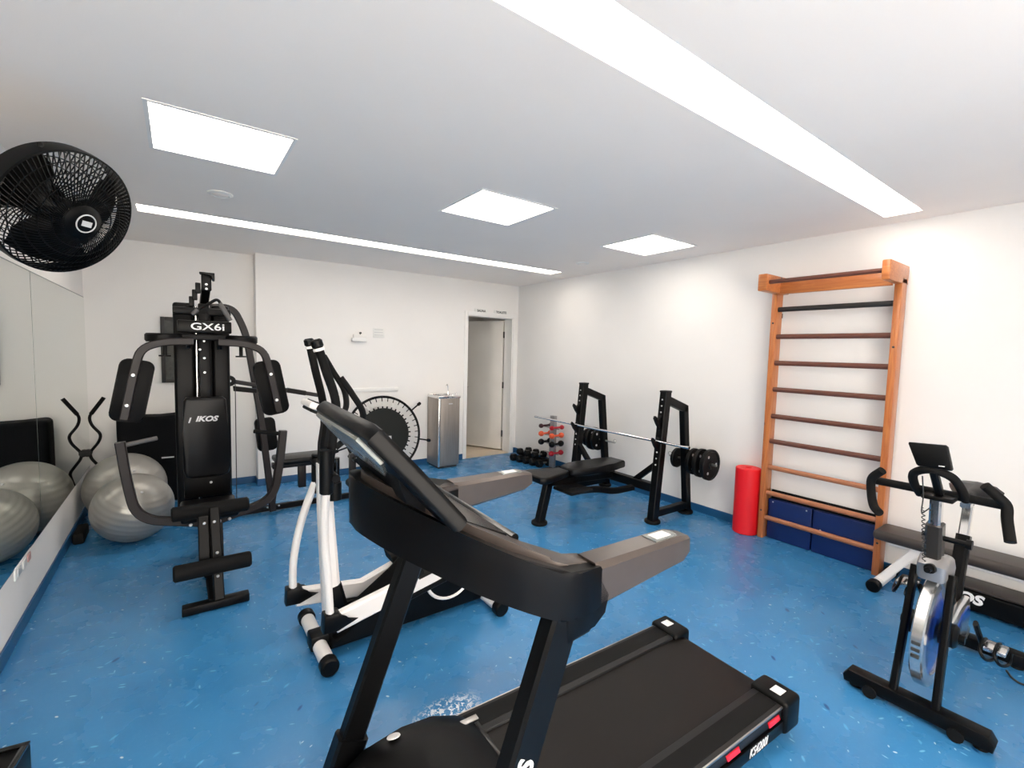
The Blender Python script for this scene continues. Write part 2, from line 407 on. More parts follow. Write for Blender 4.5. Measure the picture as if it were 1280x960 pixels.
# ceiling lights
for i, (x0, x1) in enumerate(PX):
    t = thing('ceiling_light', ['square ceiling light panel nearest the wall fan', 'square ceiling light panel in the middle of the row', 'square ceiling light panel nearest the wooden wall bars'][i], 'ceiling light', ((x0 + x1) / 2, sum(PY) / 2, CH), 'square panels in the ceiling')
    f = B(); fw = .018
    for lo, hi in (((x0, PY[0]), (x0 + fw, PY[1])), ((x1 - fw, PY[0]), (x1, PY[1])), ((x0 + fw, PY[0]), (x1 - fw, PY[0] + fw)), ((x0 + fw, PY[1] - fw), (x1 - fw, PY[1]))):
        f.box((*lo, CH - .004), (*hi, CH + .04))
    obj('frame', f, 'white_trim', t, smooth=False)
    obj('diffuser', B().box((x0 + fw, PY[0] + fw, CH + .018), (x1 - fw, PY[1] - fw, CH + .03)), 'led', t, smooth=False)
for s_, lab in ((S1, 'long bright ceiling light slot above the treadmill'), (S2, 'long narrow ceiling light slot near the back wall')):
    t = thing('ceiling_light', lab, 'ceiling light', ((s_[0] + s_[1]) / 2, (s_[2] + s_[3]) / 2, CH), 'long light slots in the ceiling')
    obj('housing', B().box((s_[0], s_[2], CH + .03), (s_[1], s_[3], CH + .06)), 'white_trim', t, smooth=False)
    obj('diffuser', B().box((s_[0] + .004, s_[2] + .004, CH + .015), (s_[1] - .004, s_[3] - .004, CH + .03)), 'led_strip', t, smooth=False)
for x, y, lab in ((.25, 3.765, 'small round ceiling fitting between the big light panel and the narrow slot'), (3.71, 3.842, 'small round ceiling fitting near the right wall')):
    t = thing('smoke_detector', lab, 'ceiling fitting', (x, y, CH), 'round ceiling fittings')
    obj('ring', B().lathe([(0, 0), (.075, 0), (.075, -.006), (.055, -.014), (.05, -.010)], (x, y, CH), (0, 0, 1), 28), 'white_trim', t)
    obj('cap', B().lathe([(.048, -.001), (.046, -.010), (.03, -.016), (0, -.017)], (x, y, CH), (0, 0, 1), 24), 'ceiling_paint', t)

# mirrors on the left wall
MZ0, MZ1 = .385, 2.015
for y0, y1, lab in ((4.055, YBL - .003, 'wall mirror panel reaching the back corner'), (2.05, 4.05, 'wall mirror panel under the wall fan'), (.05, 2.045, 'wall mirror panel nearest the front of the room')):
    t = thing('wall_mirror', lab, 'mirror', (XL, (y0 + y1) / 2, MZ0), 'mirror panels on the left wall')
    obj('backing', B().box((XL, y0, MZ0 - .006), (XL + .004, y1, MZ1 + .006)), 'mirror_edge', t, smooth=False)
    obj('glass', B().box((XL + .004, y0 + .002, MZ0 + .002), (XL + .006, y1 - .002, MZ1 - .002)), 'mirror_glass', t, smooth=False)
p = gx(27, 705, XL)
t = thing('wall_socket', 'small white socket plate under the mirror on the left wall', 'socket', p)
obj('plate', B().box((XL, p.y - .16, p.z - .035), (XL + .008, p.y + .16, p.z + .035), .003), 'white_trim', t)
for k, m in ((-.1, 'grey_print'), (0, 'sticker'), (.1, 'pink_plug')): obj('outlet', B().box((XL + .008, p.y + k - .03, p.z - .022), (XL + .014, p.y + k + .03, p.z + .022), .003), m, t)

# ------------------------------------------------------------------ treadmill (local axes: +x rear, y across)
t = thing('treadmill', 'large black treadmill with curved dashboard and bronze grips in the foreground', 'treadmill', (1.22, 1.16, 0), rz=math.radians(-2.4))
def lo_(name, b, m, parent=t, **kw): return obj(name, b, m, parent, local=True, **kw)
x_ = lambda X: X - 1.22
deck = lo_('deck_frame', B().box((-.72, -.322, .055), (.86, .322, .125), .01), 'black_satin')
bl = B(); rr, zc = .035, .122
prof = [(-.45, .157), (.84, .157)] + [(.84 + rr * math.sin(a), zc + rr * math.cos(a)) for a in [PI * i / 8 for i in range(1, 9)]] + [(-.45, zc - rr)]
bl.extr([(x, z) for x, z in prof], (0, 0, 0), (1, 0, 0), (0, 0, 1), .41)
lo_('running_belt', bl, 'belt')
for s in (-1, 1):
    sd = lo_('side_rail', B().box((-.38, min(s * .206, s * .33), .11), (.80, max(s * .206, s * .33), .168), .006), 'rail_grey')
    lo_('grip_strip', B().box((-.36, min(s * .235, s * .312), .166), (.78, max(s * .235, s * .312), .1705), .002), 'black_rubber', sd)
    lo_('edge_line', B().box((-.38, s * .33 - .004, .158), (.80, s * .33 + .004, .1665), .002), 'steel', sd)
    cp = lo_('rear_cap', B().box((.785, min(s * .19, s * .35), .045), (.905, max(s * .19, s * .35), .185), .018, 3), 'black_satin')
    lo_('cap_sticker', B().box((.815, s * .285 - .022, .1845), (.865, s * .285 + .022, .186)), 'sticker', cp)
    lo_('side_skirt', B().box((-.38, min(s * .322, s * .338), .055), (.80, max(s * .322, s * .338), .106), .004), 'black_satin')
    if s < 0:
        for xx in (.725, .435, .145): lo_('reflector', B().extr([(-.035, -.014), (.05, -.014), (.035, .014), (-.05, .014)], (xx, -.328, .128), (1, 0, 0), (0, 0, 1), .012, .002), 'red_led')
        text('model_number', 'KS4200I', .052, (.60, -.3392, .081), (1, 0, 0), (0, 0, 1), 'white_print', t, shear=.25, bold=0, sx=.74, local=True)
    lo_('foot', B().cyl((.78, s * .27, 0), (.78, s * .27, .05), .03, 14), 'black_rubber')
hood = B(); rings = []
prof = [(-.86, .06, .10), (-.83, .13, .17), (-.74, .19, .225), (-.6, .215, .25), (-.48, .205, .24), (-.38, .165, .205), (-.33, .14, .175)]
for px, zs, zt in prof:
    ring = []
    for k in range(13):
        yy = -.335 + .67 * k / 12; e = 1 - abs(yy / .335) ** 6
        ring.append(hood.bm.verts.new((px, yy, zs + (zt - zs) * e)))
    rings.append([hood.bm.verts.new((px, -.335, .02))] + ring + [hood.bm.verts.new((px, .335, .02))])
for A, C in zip(rings, rings[1:]):
    for k in range(len(A) - 1): hood.bm.faces.new((A[k], A[k + 1], C[k + 1], C[k]))
hood.bm.faces.new(rings[0]); hood.bm.faces.new(rings[-1][::-1])
hd = lo_('motor_hood', hood, 'black_satin', ang=50)
lo_('hood_trim', B().box((-.345, -.25, .17), (-.325, .25, .181), .003), 'black_gloss', hd)
lo_('trim_clip', B().box((-.40, .235, .198), (-.33, .26, .203), .002), 'steel', hd)
lo_('hood_badge', B().lathe([(0, 0), (.024, 0), (.022, .003), (0, .004)], (-.645, .29, .232), (0, .35, .94), 20), 'sticker', hd)
def zt_(x, y): return max(1.265 - (x + 1.22 - .36) * .47, 1.088)
PY_ = .40
for s in (-1, 1):
    a, c = V((x_(.405), s * PY_, .06)), V((x_(.755), s * PY_, 1.02))
    po = lo_('upright', B().sweep([a, c], rect(.085, .055, .008), n=(0, 1, 0)), 'black_satin')
    dn = (a - c).normalized()
    lo_('upright_foot', B().sweep([a, a - dn * .16], rect(.11, .07, .01), n=(0, 1, 0)), 'black_plastic', po)
    if s < 0:
        text('maker_name', 'KIKOS', .062, a + (c - a) * .565 + V((0, -.0285, 0)), (c - a), V((-(c - a).z, 0, (c - a).x)), 'white_print', po, shear=.2, bold=.002, local=True)
lo_('front_base', B().box((-.87, -.43, 0), (-.74, .43, .07), .012), 'black_plastic')
# dashboard: horseshoe outline in plan, tilted top
side = [(.84, -.43), (.74, -.432), (.64, -.405), (.54, -.335), (.46, -.235), (.39, -.125), (.355, 0)]
outer = catmull([(x_(a), b, 0) for a, b in side] + [(x_(a), -b, 0) for a, b in side[-2::-1]], 4)
inner = [(x_(.84), .34), (x_(.74), .33), (x_(.70), .28), (x_(.68), .15), (x_(.68), -.15), (x_(.70), -.28), (x_(.74), -.33), (x_(.84), -.34)]
out = [(p.x, p.y) for p in outer] + inner
thick = lambda x: .132 - max(0, (x + 1.22 - .36)) * .05
dash = lo_('dashboard', B().prism(out, zt_, lambda x, y: zt_(x, y) - thick(x), .008), 'dash_black', ang=40)
inn2 = catmull([(x_(a) + .03 * (1 if a < .7 else .3), b * .92, 0) for a, b in side] + [(x_(a) + .03 * (1 if a < .7 else .3), -b * .92, 0) for a, b in side[-2::-1]], 4)
out2 = [(p.x, p.y) for p in inn2] + [(x, y * .99) for x, y in inner]
lo_('dash_top', B().prism(out2, lambda x, y: zt_(x, y) + .022 * (x < x_(.74)), lambda x, y: zt_(x, y) - .02, .01), 'grip_bronze', dash)
lo_('tray_slot', B().prism([(x_(.55), -.27), (x_(.665), -.27), (x_(.665), .27), (x_(.55), .27)], lambda x, y: zt_(x, y) + .025, lambda x, y: zt_(x, y) + .01), 'black_gloss', dash)
lo_('front_bar', B().tube([(x_(.69), -.27, zt_(x_(.69), 0) + .02), (x_(.69), .27, zt_(x_(.69), 0) + .02)], .012, 10), 'black_gloss', dash)
for s in (-1, 1):
    gu = [(.745, 1.05), (.84, 1.075), (.885, 1.005), (.845, .975), (.822, .94), (.81, .925), (.735, .915), (.728, .965), (.735, 1.0)]
    lo_('gusset', B().extr([(x_(a), b) for a, b in gu], (0, s * .391, 0), (1, 0, 0), (0, 0, 1), .078, .014, 3), 'dash_black', dash)
    # hand grip
    pts, sc = [], []
    for k in range(9):
        f = k / 8; X = .83 + .37 * f
        top = 1.093 + .002 * f; hh = .115 - .042 * f
        pts.append(V((x_(X), s * .388, top - hh / 2))); e = 1 if f < .93 else .7
        sc.append((e, hh / .098 * e))
    gr = lo_('hand_grip', B().sweep(pts, rect(.084, .098, .012), n=(0, 0, 1), scale=sc), 'grip_bronze', ang=30)
    lo_('key_plate', B().extr([(-.045, -.025), (.045, -.025), (.055, 0), (.045, .025), (-.045, .025)], (x_(1.10), s * .388, 1.0945), (1, 0, .005), (0, 1, 0), .004, .001), 'back_silver', gr)
    lo_('key_print', B().extr([(-.03, -.016), (.03, -.016), (.03, .016), (-.03, .016)], (x_(1.10), s * .388, 1.097), (1, 0, .005), (0, 1, 0), .002), 'sticker', gr)
# display
d0, d1 = V((x_(.525), 0, 1.20)), V((x_(.325), 0, 1.432)); du = (d1 - d0).normalized(); dl = (d1 - d0).length
hw = .285
pol = [(-hw - .02, 0), (-hw + .0, -.012), (hw - .0, -.012), (hw + .02, 0), (hw, dl * .55), (hw - .02, dl * .95), (hw - .05, dl), (-hw + .05, dl), (-hw + .02, dl * .95), (-hw, dl * .55)]
dp = lo_('display', B().extr(pol, d0, (0, 1, 0), du, .042, .012), 'black_satin')
dn = V((0, 1, 0)).cross(du).normalized()
if dn.x < 0: dn = -dn                       # towards the runner
lo_('screen', B().extr([(-.17, dl * .3), (.17, dl * .3), (.17, dl * .85), (-.17, dl * .85)], d0 + dn * .0215, (0, 1, 0), du, .003), 'black_gloss', dp)
lo_('back_cover', B().extr([(.0, dl * .28), (hw - .04, dl * .28), (hw - .03, dl * .72), (hw - .05, dl * .95), (-hw + .08, dl * .95), (-hw + .05, dl * .72), (-.12, dl * .48)], d0 - dn * .024, (0, 1, 0), du, .014, .004), 'back_silver', dp)
for yy in (-.1, 0, .1, .16): lo_('vent_hole', B().cyl(d0 + du * dl * .62 - dn * .030 + V((0, yy, 0)), d0 + du * dl * .62 - dn * .0325 + V((0, yy, 0)), .01, 10), 'ink', dp)
wd = [(x_(.56), 1.165), (x_(.475), 1.212), (x_(.43), 1.24), (x_(.405), 1.31), (x_(.43), 1.305), (x_(.52), 1.20)]
lo_('display_base', B().extr(wd, (0, 0, 0), (1, 0, 0), (0, 0, 1), .40, .006), 'black_cloth', dp)
pts = [(.965, 1.56, .015), (.99, 1.63, .09), (1.05, 1.66, .12), (1.1, 1.62, .09), (1.13, 1.52, .06)]
pts = [gz(645, 866, .006), gz(652, 856, .03), gz(662, 849, .05), gz(671, 850, .06), gz(678, 858, .04)]
single('power_cord', B().tube(catmull(pts, 5), .005, 8), 'cable', pts[0], 'thin black power cord looping up beside the treadmill deck', 'cord')

# ------------------------------------------------------------------ elliptical trainer
t = thing('elliptical_trainer', 'white and black elliptical trainer behind the treadmill', 'elliptical', (1.0, 2.48, 0))
def pt(name, b, m, parent=None, **kw): return obj(name, b, m, parent or t, **kw)
YN, YFr, YC = 2.28, 2.68, 2.48
fs = pt('front_stabilizer', B().cyl((.565, 2.27, .045), (.565, 2.73, .045), .036, 18), 'white_paint')
for y0, y1 in ((2.225, 2.285), (2.715, 2.775)): pt('end_cap', B().cyl((.565, y0, .045), (.565, y1, .045), .045, 18, .008), 'black_plastic', fs)
pt('clamp', B().box((.52, 2.43, .02), (.66, 2.53, .10), .012), 'black_plastic', fs)
rs = pt('rear_stabilizer', B().cyl((1.555, 2.24, .045), (1.555, 2.72, .045), .034, 18), 'white_paint')
for y0, y1 in ((2.19, 2.25), (2.71, 2.77)): pt('end_cap', B().cyl((1.555, y0, .045), (1.555, y1, .045), .047, 18, .008), 'black_plastic', rs)
hs = [(.60, .03), (1.52, .03), (1.57, .09), (1.54, .22), (1.47, .36), (1.36, .455), (1.22, .47), (1.09, .41), (.98, .29), (.80, .14), (.62, .09)]
hb = pt('flywheel_housing', B().extr(hs, (0, YC, 0), (1, 0, 0), (0, 0, 1), .20, .025, 3), 'black_satin')
for s in (-1, 1):
    o = V((1.285, YC + s * .10, .28))
    dk = pt('crank_disc', B().lathe([(0, 0), (.165, 0), (.165, .012), (.15, .018), (0, .018)], o, (0, s, 0), 40), 'black_satin', hb)
    pt('disc_ring', B().torus(o + V((0, s * .014, 0)), (0, 1, 0), .155, .011, 40, 8), 'white_paint', dk)
    ang = .9 if s < 0 else .9 + PI
    e = o + V((math.cos(ang) * .12, s * .05, math.sin(ang) * .12))
    pt('crank_arm', B().bar(o + V((0, s * .03, 0)), e - V((0, s * .02, 0)), .04, .02, n=(0, 1, 0)).cyl(e - V((0, s * .03, 0)), e + V((0, s * .04, 0)), .018, 12), 'black_metal', hb)
ms = pt('mast', B().sweep([(.645, YC, .1), (.625, YC, .4), (.605, YC, .75), (.60, YC, 1.0)], rect(.075, .075, .015), n=(0, 1, 0), scale=[1.25, 1.15, 1, .95]), 'white_paint')
pt('mast_boot', B().sweep([(.665, YC, .06), (.65, YC, .25), (.635, YC, .34)], rect(.11, .11, .02), n=(0, 1, 0), scale=[1.2, .95, .82]), 'black_plastic', ms)
pt('mast_cover', B().sweep([(.60, YC, .93), (.605, YC, 1.1), (.63, YC, 1.27)], rect(.06, .085, .015), n=(0, 1, 0)), 'black_plastic', ms)
pt('pivot_axle', B().cyl((.60, YN - .03, .97), (.60, YFr + .03, .97), .02, 14), 'black_metal', ms)
for Y, low, up, jo, ped in (
        (YN, [(409, 592), (405, 660), (409, 720), (413, 778)], [(397, 432), (407, 462), (420, 505), (416, 550), (408, 602)], (418, 788), [(408, 793), (500, 738), (590, 690)]),
        (YFr, [(398, 592), (377, 650), (367, 700), (366, 745)], [(387, 430), (394, 462), (405, 512), (403, 560), (397, 602)], (372, 750), [(366, 752), (450, 735), (540, 670)])):
    lp = catmull([gy(*q, Y) for q in low], 6)
    la = pt('lower_arm', B().sweep(lp, circ(.02, 12, .028), n=(0, 1, 0)), 'white_paint')
    up_ = catmull([gy(*q, Y) for q in up], 6)
    ha = pt('swing_handle', B().tube(up_, .021, 12), 'black_foam')
    pt('handle_cap', B().cyl(up_[0] - (up_[1] - up_[0]).normalized() * .03, up_[0] + (up_[1] - up_[0]).normalized() * .012, .027, 16, .008), 'black_plastic', ha)
    pt('cap_ring', B().cyl(up_[0] + (up_[1] - up_[0]).normalized() * .012, up_[0] + (up_[1] - up_[0]).normalized() * .025, .026, 16), 'white_paint', ha)
    pt('handle_sleeve', B().cyl(up_[-1] - V((0, 0, .06)), up_[-1] + V((0, 0, .16)), .032, 16, .006), 'black_plastic', ha)
    j = lp[-1]
    pt('joint_boot', B().extr([(-.04, -.035), (.03, -.04), (.13, -.005), (.06, .02), (.035, .055), (-.035, .055)], (j.x, Y, j.z), (1, 0, 0), (0, 0, 1), .075, .012), 'black_plastic', la)
    e = V((1.36, Y, .40)) if Y == YN else V((1.30, Y, .31))
    s0 = V((j.x + .02, Y, j.z - .01))
    kn = s0 + (e - s0) * .5 if Y == YN else V((.86, Y, .17))
    pa = pt('pedal_arm', B().sweep([s0, kn, e], rect(.098, .05, .01), n=(0, 1, 0)), 'white_paint')
    pt('arm_underside', B().sweep([kn + V((-.1, 0, -.062)), kn + V((0, 0, -.062)), e + V((0, 0, -.062))], rect(.03, .05, .006), n=(0, 1, 0)), 'black_plastic', pa)
    q0, q1 = kn + (e - kn) * (.12 if Y == YN else .45), kn + (e - kn) * (.9 if Y == YN else 1.0); ud = (q1 - q0).normalized(); uw = V((-ud.z, 0, ud.x))
    yo = -.02 if Y == YN else .02
    pe = pt('pedal', B().sweep([q0 + uw * .063 + V((0, yo, 0)), q1 + uw * .063 + V((0, yo, 0))], rect(.025, .14, .01), n=(0, 1, 0)).sweep([q0 + uw * .085 + V((0, yo, 0)), q0 + ud * .03 + uw * .085 + V((0, yo, 0))], rect(.05, .13, .012), n=(0, 1, 0)), 'black_rubber')
fb = catmull([(.63, YC - .03, 1.18), (.72, YC - .05, 1.26), (.74, YC - .13, 1.36), (.68, YC - .14, 1.47), (.63, YC - .12, 1.55)], 6)
fb2 = [V((p.x, 2 * YC - p.y, p.z)) for p in fb]
pt('fixed_handlebar', B().tube(fb2, .016, 10), 'black_foam')
pt('fixed_handlebar', B().tube([V((p.x + .02, p.y, p.z - .1)) for p in fb], .016, 10), 'black_foam')
c0, c1 = V((.74, YC, 1.215)), V((.50, YC, 1.325)); cu_ = (c1 - c0).normalized()
co = pt('console', B().extr([(-.12, 0), (.12, 0), (.14, .06), (.13, .2), (.10, .25), (-.10, .25), (-.13, .2), (-.14, .06)], c0, (0, 1, 0), cu_, .034, .01), 'white_paint')
nn = V((0, 1, 0)).cross(cu_); nn = nn if nn.z > 0 else -nn
pt('console_face', B().extr([(-.10, .02), (.10, .02), (.11, .08), (.10, .2), (.08, .23), (-.08, .23), (-.10, .2), (-.11, .08)], c0 + nn * .018, (0, 1, 0), cu_, .008, .002), 'black_plastic', co)
pt('console_back', B().extr([(-.10, .03), (.10, .03), (.11, .08), (.11, .2), (.085, .235), (-.085, .235), (-.11, .2), (-.11, .08)], c0 - nn * .024, (0, 1, 0), cu_, .018, .006), 'black_plastic', co)
pt('console_screen', B().extr([(-.05, .10), (.05, .10), (.05, .19), (-.05, .19)], c0 + nn * .0225, (0, 1, 0), cu_, .002), 'black_gloss', co)
pt('water_bottle_holder', B().lathe([(0, 0), (.035, 0), (.035, .09), (.03, .09), (.03, .012), (0, .012)], gy(418, 612, 2.40) - V((0, 0, .05)), (0, 0, 1), 18), 'black_plastic')
pt('adjuster_tube', B().cyl(gy(420, 605, 2.44), gy(420, 572, 2.44), .018, 14), 'black_gloss')

# ------------------------------------------------------------------ home gym
cx = .145
t = thing('home_gym', 'tall black multi-station home gym with weight tower and butterfly arms', 'gym machine', (cx, 4.0, 0))
mir = lambda p: V((2 * cx - p.x, p.y, p.z))
pt('floor_beam', B().bar((cx, 3.24, .035), (cx, 4.95, .035), .06, .05), 'black_metal')
ff = pt('front_foot', B().cbox((.155, 3.23, .03), (.345, .065, .05), .006), 'black_metal')
pt('front_post', B().bar((cx - .042, 3.33, .26), (cx - .042, 3.42, .52), .055, .06, n=(1, 0, 0)).bar((cx, 3.36, .20), (cx, 3.42, .46), .05, .12, n=(1, 0, 0)), 'black_metal')
lv = pt('leg_lever', B().bar((cx + .025, 3.235, .05), (cx + .015, 3.40, .57), .06, .055, n=(1, 0, 0)), 'black_metal')
lr = pt('ankle_roller', B().cyl((-.055, 3.20, .275), (.34, 3.20, .275), .047, 20, .01), 'black_foam')
kr = pt('knee_roller', B().cyl((-.06, 3.43, .555), (.355, 3.43, .555), .045, 20, .01), 'black_foam')
bolts(lv, [(cx + .02, 3.245, .19), (cx + .02, 3.262, .33), (cx + .012, 3.34, .5), (cx - .04, 3.34, .5)], (0, -1, 0))
pt('seat', B().box((cx - .16, 3.47, .465), (cx + .16, 3.82, .53), .022, 3), 'black_vinyl')
pt('seat_support', B().box((cx - .05, 3.5, .40), (cx + .05, 3.9, .468), .006).box((cx - .04, 3.55, .06), (cx + .04, 3.63, .41), .006), 'black_metal')
pt('main_upright', B().box((cx - .03, 3.90, .05), (cx + .035, 3.97, 1.88), .006), 'black_metal')
pt('lower_plate', B().box((cx - .135, 3.82, .53), (cx + .14, 3.9, .80), .01), 'black_metal')
bk = [(-.105, 1.245), (.10, 1.245), (.118, 1.225), (.125, 1.05), (.14, .85), (.142, .76), (.125, .715), (.09, .70), (-.09, .70), (-.118, .715), (-.13, .76), (-.128, 1.0), (-.122, 1.225)]
bp_ = pt('backrest', B().extr(bk, (cx - .007, 3.71, 0), (1, 0, 0), (0, 0, 1), .07, .02, 3), 'black_vinyl', ang=50)
text('maker_name', 'I', .046, (cx - .10, 3.6745, 1.095), (1, 0, 0), (0, 0, 1), 'grey_print', bp_, shear=.3, bold=.002)
text('maker_name', 'IKOS', .048, (cx - .005, 3.6745, 1.10), (1, 0, -.03), (0, 0, 1), 'grey_print', bp_, shear=.3, bold=.002, sx=1.15)
for x0, x1, z1 in ((-.03, .092, 1.885), (.195, .305, 1.88)):
    pt('stack_shroud', B().box((x0, 3.98, .30), (x1, 4.22, z1), .02, 3), 'black_metal')
pt('guide_rod', B().cyl((.103, 3.985, .1), (.103, 3.985, 1.86), .009, 12), 'chrome')
pt('guide_rod', B().cyl((.188, 4.0, .1), (.188, 4.0, 1.86), .008, 12), 'black_metal')
pt('stack_back', B().box((.09, 4.21, .30), (.2, 4.225, 1.85)), 'black_metal')
for k in range(8): pt('weight_plate', B().box((.10, 4.02, .10 + k * .045), (.19, 4.2, .142 + k * .045), .004), 'iron')
tp = pt('top_frame', B().box((-.03, 3.9, 1.80), (.31, 4.2, 1.85), .01), 'black_metal')
sg = pt('name_plate', B().box((-.005, 3.80, 1.675), (.305, 3.86, 1.757), .008), 'black_satin')
text('model_name', 'GX6i', .066, (cx + .02, 3.7992, 1.715), (1, 0, 0), (0, 0, 1), 'white_print', sg, bold=.0008, sx=1.4)
pt('pulley_crossbar', B().box((cx - .2, 3.82, 1.625), (cx + .2, 3.88, 1.665), .006), 'black_metal')
for s in (-1, 1):
    c = V((cx + s * .22, 3.86, 1.635))
    pt('cam_disc', B().lathe([(0, -.028), (.098, -.028), (.106, -.018), (.106, .018), (.098, .028), (0, .028)], c, (0, 0, 1), 28), 'black_plastic')
    pt('cam_knob', B().cyl(c - V((0, 0, .12)), c - V((0, 0, .016)), .012, 12).cyl(c - V((0, 0, .125)), c - V((0, 0, .115)), .035, 16), 'black_metal')
    q = [gy(*a, 3.60) for a in ((242, 427), (205, 427), (176, 435), (168, 462), (155, 524))]
    if s > 0: q = [mir(a) for a in q]
    ar = pt('butterfly_arm', B().sweep(fillet(q[:2] + q[2:], .12), rect(.046, .046, .006), n=(0, 1, 0)), 'brown_metal')
    u = (q[3] - q[4]).normalized(); mid = q[4] + (q[3] - q[4]) * .56
    rr_ = rrect(.172, .385, .045)
    pt('arm_pad', B().extr([(x, y) for x, y in rr_], mid + V((s * -.008, .05, 0)), V((0, 1, 0)).cross(u) * 1, u, .05, .012, 2), 'pad_black')
    bolts(ar, [mid + u * .10 + V((0, -.023, 0)), mid - u * .085 + V((0, -.023, 0))], (0, -1, 0), .011)
    q = [gy(*a, 3.55) for a in ((150, 553), (158, 600), (171, 650), (200, 658), (258, 653))]
    if s > 0: q = [mir(a) for a in q]
    pr = pt('press_arm', B().sweep(fillet([q[0], q[1], q[2], q[4]], .13, 7), rect(.05, .05, .006), n=(0, 1, 0)), 'brown_metal')
    bolts(pr, [q[3] + (q[4] - q[3]) * .65 + V((0, -.025, 0)), q[3] + (q[4] - q[3]) * .88 + V((0, -.025, 0))], (0, -1, 0), .011)
    h0 = q[0] + V((0, .01, -.025)); pt('press_grip', B().tube([h0, h0 + V((-s * .17, .08, .02))], .014, 12), 'grey_foam' if s < 0 else 'black_foam')
    pt('upper_pulley', B().lathe([(0, -.012), (.04, -.012), (.034, 0), (.04, .012), (0, .012)], (cx + s * .09, 3.87, 1.60), (1, 0, 0), 18), 'black_plastic')
bolts(tp, [(.03, 3.979, 1.82), (.03, 3.979, 1.62), (cx, 3.899, 1.5), (cx, 3.899, 1.4), (cx, 3.899, 1.62), (.12, 3.899, 1.56), (cx + .02, 3.819, .63)], (0, -1, 0))
bm_ = pt('lat_boom', B().bar((cx + .005, 4.05, 1.84), (cx + .018, 3.80, 2.02), .06, .05, n=(1, 0, 0)).box((cx - .012, 3.77, 1.96), (cx + .045, 3.83, 2.07), .008), 'black_metal')
pt('boom_hook', B().extr([(-.035, .0), (.05, .0), (.05, -.05), (.04, -.05), (.035, -.02), (.02, -.012), (-.03, -.012)], (cx + .012, 3.78, 2.078), (1, 0, 0), (0, 0, 1), .07, .003), 'black_plastic', bm_)
for k in range(4): pt('boom_plate', B().cbox((cx - .03 - k * .018, 3.86 + k * .03, 1.98 - k * .045), (.03, .05, .07), .004), 'black_metal', bm_)
bolts(bm_, [(cx + .015, 3.768, 2.0), (cx + .015, 3.768, 1.97)], (0, -1, 0))
q = [gy(*a, 3.75) for a in ((240, 393), (247, 387), (262, 379), (272, 375), (279, 386), (288, 401))]
lb = pt('lat_bar', B().tube(catmull(q, 5), .010, 10), 'black_metal')
pt('bar_grip', B().tube([q[3] + V((.01, -.003, -.02)), q[4], q[5]], .016, 12), 'grey_foam', lb)
pt('bar_grip', B().tube([q[0], q[1]], .013, 12), 'grey_foam', lb)
YS = 4.78
q = [gy(*a, YS) for a in ((262, 384), (291, 384), (307, 415), (326, 520), (341, 632))]; q[-1].z = .04
pt('rear_arch', B().sweep(fillet(q, .16, 7), rect(.055, .055, .006), n=(0, 1, 0)), 'brown_metal')
u = (q[3] - q[4]).normalized(); mid = gy(333, 543, YS + .06)
pt('rear_pad', B().extr(rrect(.17, .31, .04), mid + V((0, .02, 0)), V((0, 1, 0)).cross(u), u, .06, .012, 2), 'pad_black')
sb = pt('side_beam', B().bar((.2, 4.9, .035), (1.62, 4.9, .035), .05, .05), 'black_metal')
pt('side_post', B().bar(gy(352, 545, 4.9), (.70, 4.9, .04), .05, .05, n=(0, 1, 0)), 'brown_metal')
bolts(sb, [(.66, 4.874, .05), (.76, 4.874, .05), (1.48, 4.874, .05)], (0, -1, 0))
a, c = gy(287, 476, 4.6), gy(398, 494, 4.6)
sa = pt('swing_arm', B().bar(a, c, .035, .035, n=(0, 1, 0)), 'brown_metal')
pt('arm_sleeve', B().bar(a + (c - a) * .62, a + (c - a) * .84, .043, .043, n=(0, 1, 0)), 'black_metal', sa)
pt('pivot_disc', B().cyl(a - V((0, .03, 0)), a + V((0, .03, 0)), .045, 20, .004), 'black_metal', sa)
bolts(sa, [a - V((0, .03, 0))], (0, -1, 0), .011)
pt('arm_bracket', B().extr([(-.09, 0), (.09, -.03), (.09, -.07), (-.085, -.045)], gy(306, 482, 4.62), (1, 0, 0), (0, 0, 1), .04, .004), 'black_metal')
pt('cable', B().tube([gy(294, 480, 4.6), gy(296, 628, 4.6)], .0035, 6), 'cable')
pt('cable', B().tube([gy(287, 590, 4.6), gy(288, 618, 4.6)], .0035, 6), 'cable')
st = pt('side_seat', B().box((.72, 4.72, .475), (1.16, 5.02, .53), .018, 3), 'black_vinyl')
pt('seat_frame', B().box((.70, 4.80, .43), (1.18, 4.90, .477), .005), 'brown_metal', st)
pt('seat_stub', B().box((.93, 4.83, .21), (1.0, 4.89, .432), .005), 'brown_metal', st)
fp = pt('foot_post', B().box((1.44, 4.86, .05), (1.50, 4.93, .48), .005), 'brown_metal')
pt('foot_roller', B().cyl((1.47, 4.78, .15), (1.47, 5.0, .15), .045, 16, .006).cyl((1.47, 4.78, .43), (1.47, 5.0, .43), .02, 12), 'black_plastic', fp)
bolts(fp, [(1.47, 4.859, .22), (1.47, 4.859, .3), (1.47, 4.859, .1)], (0, -1, 0), .012)

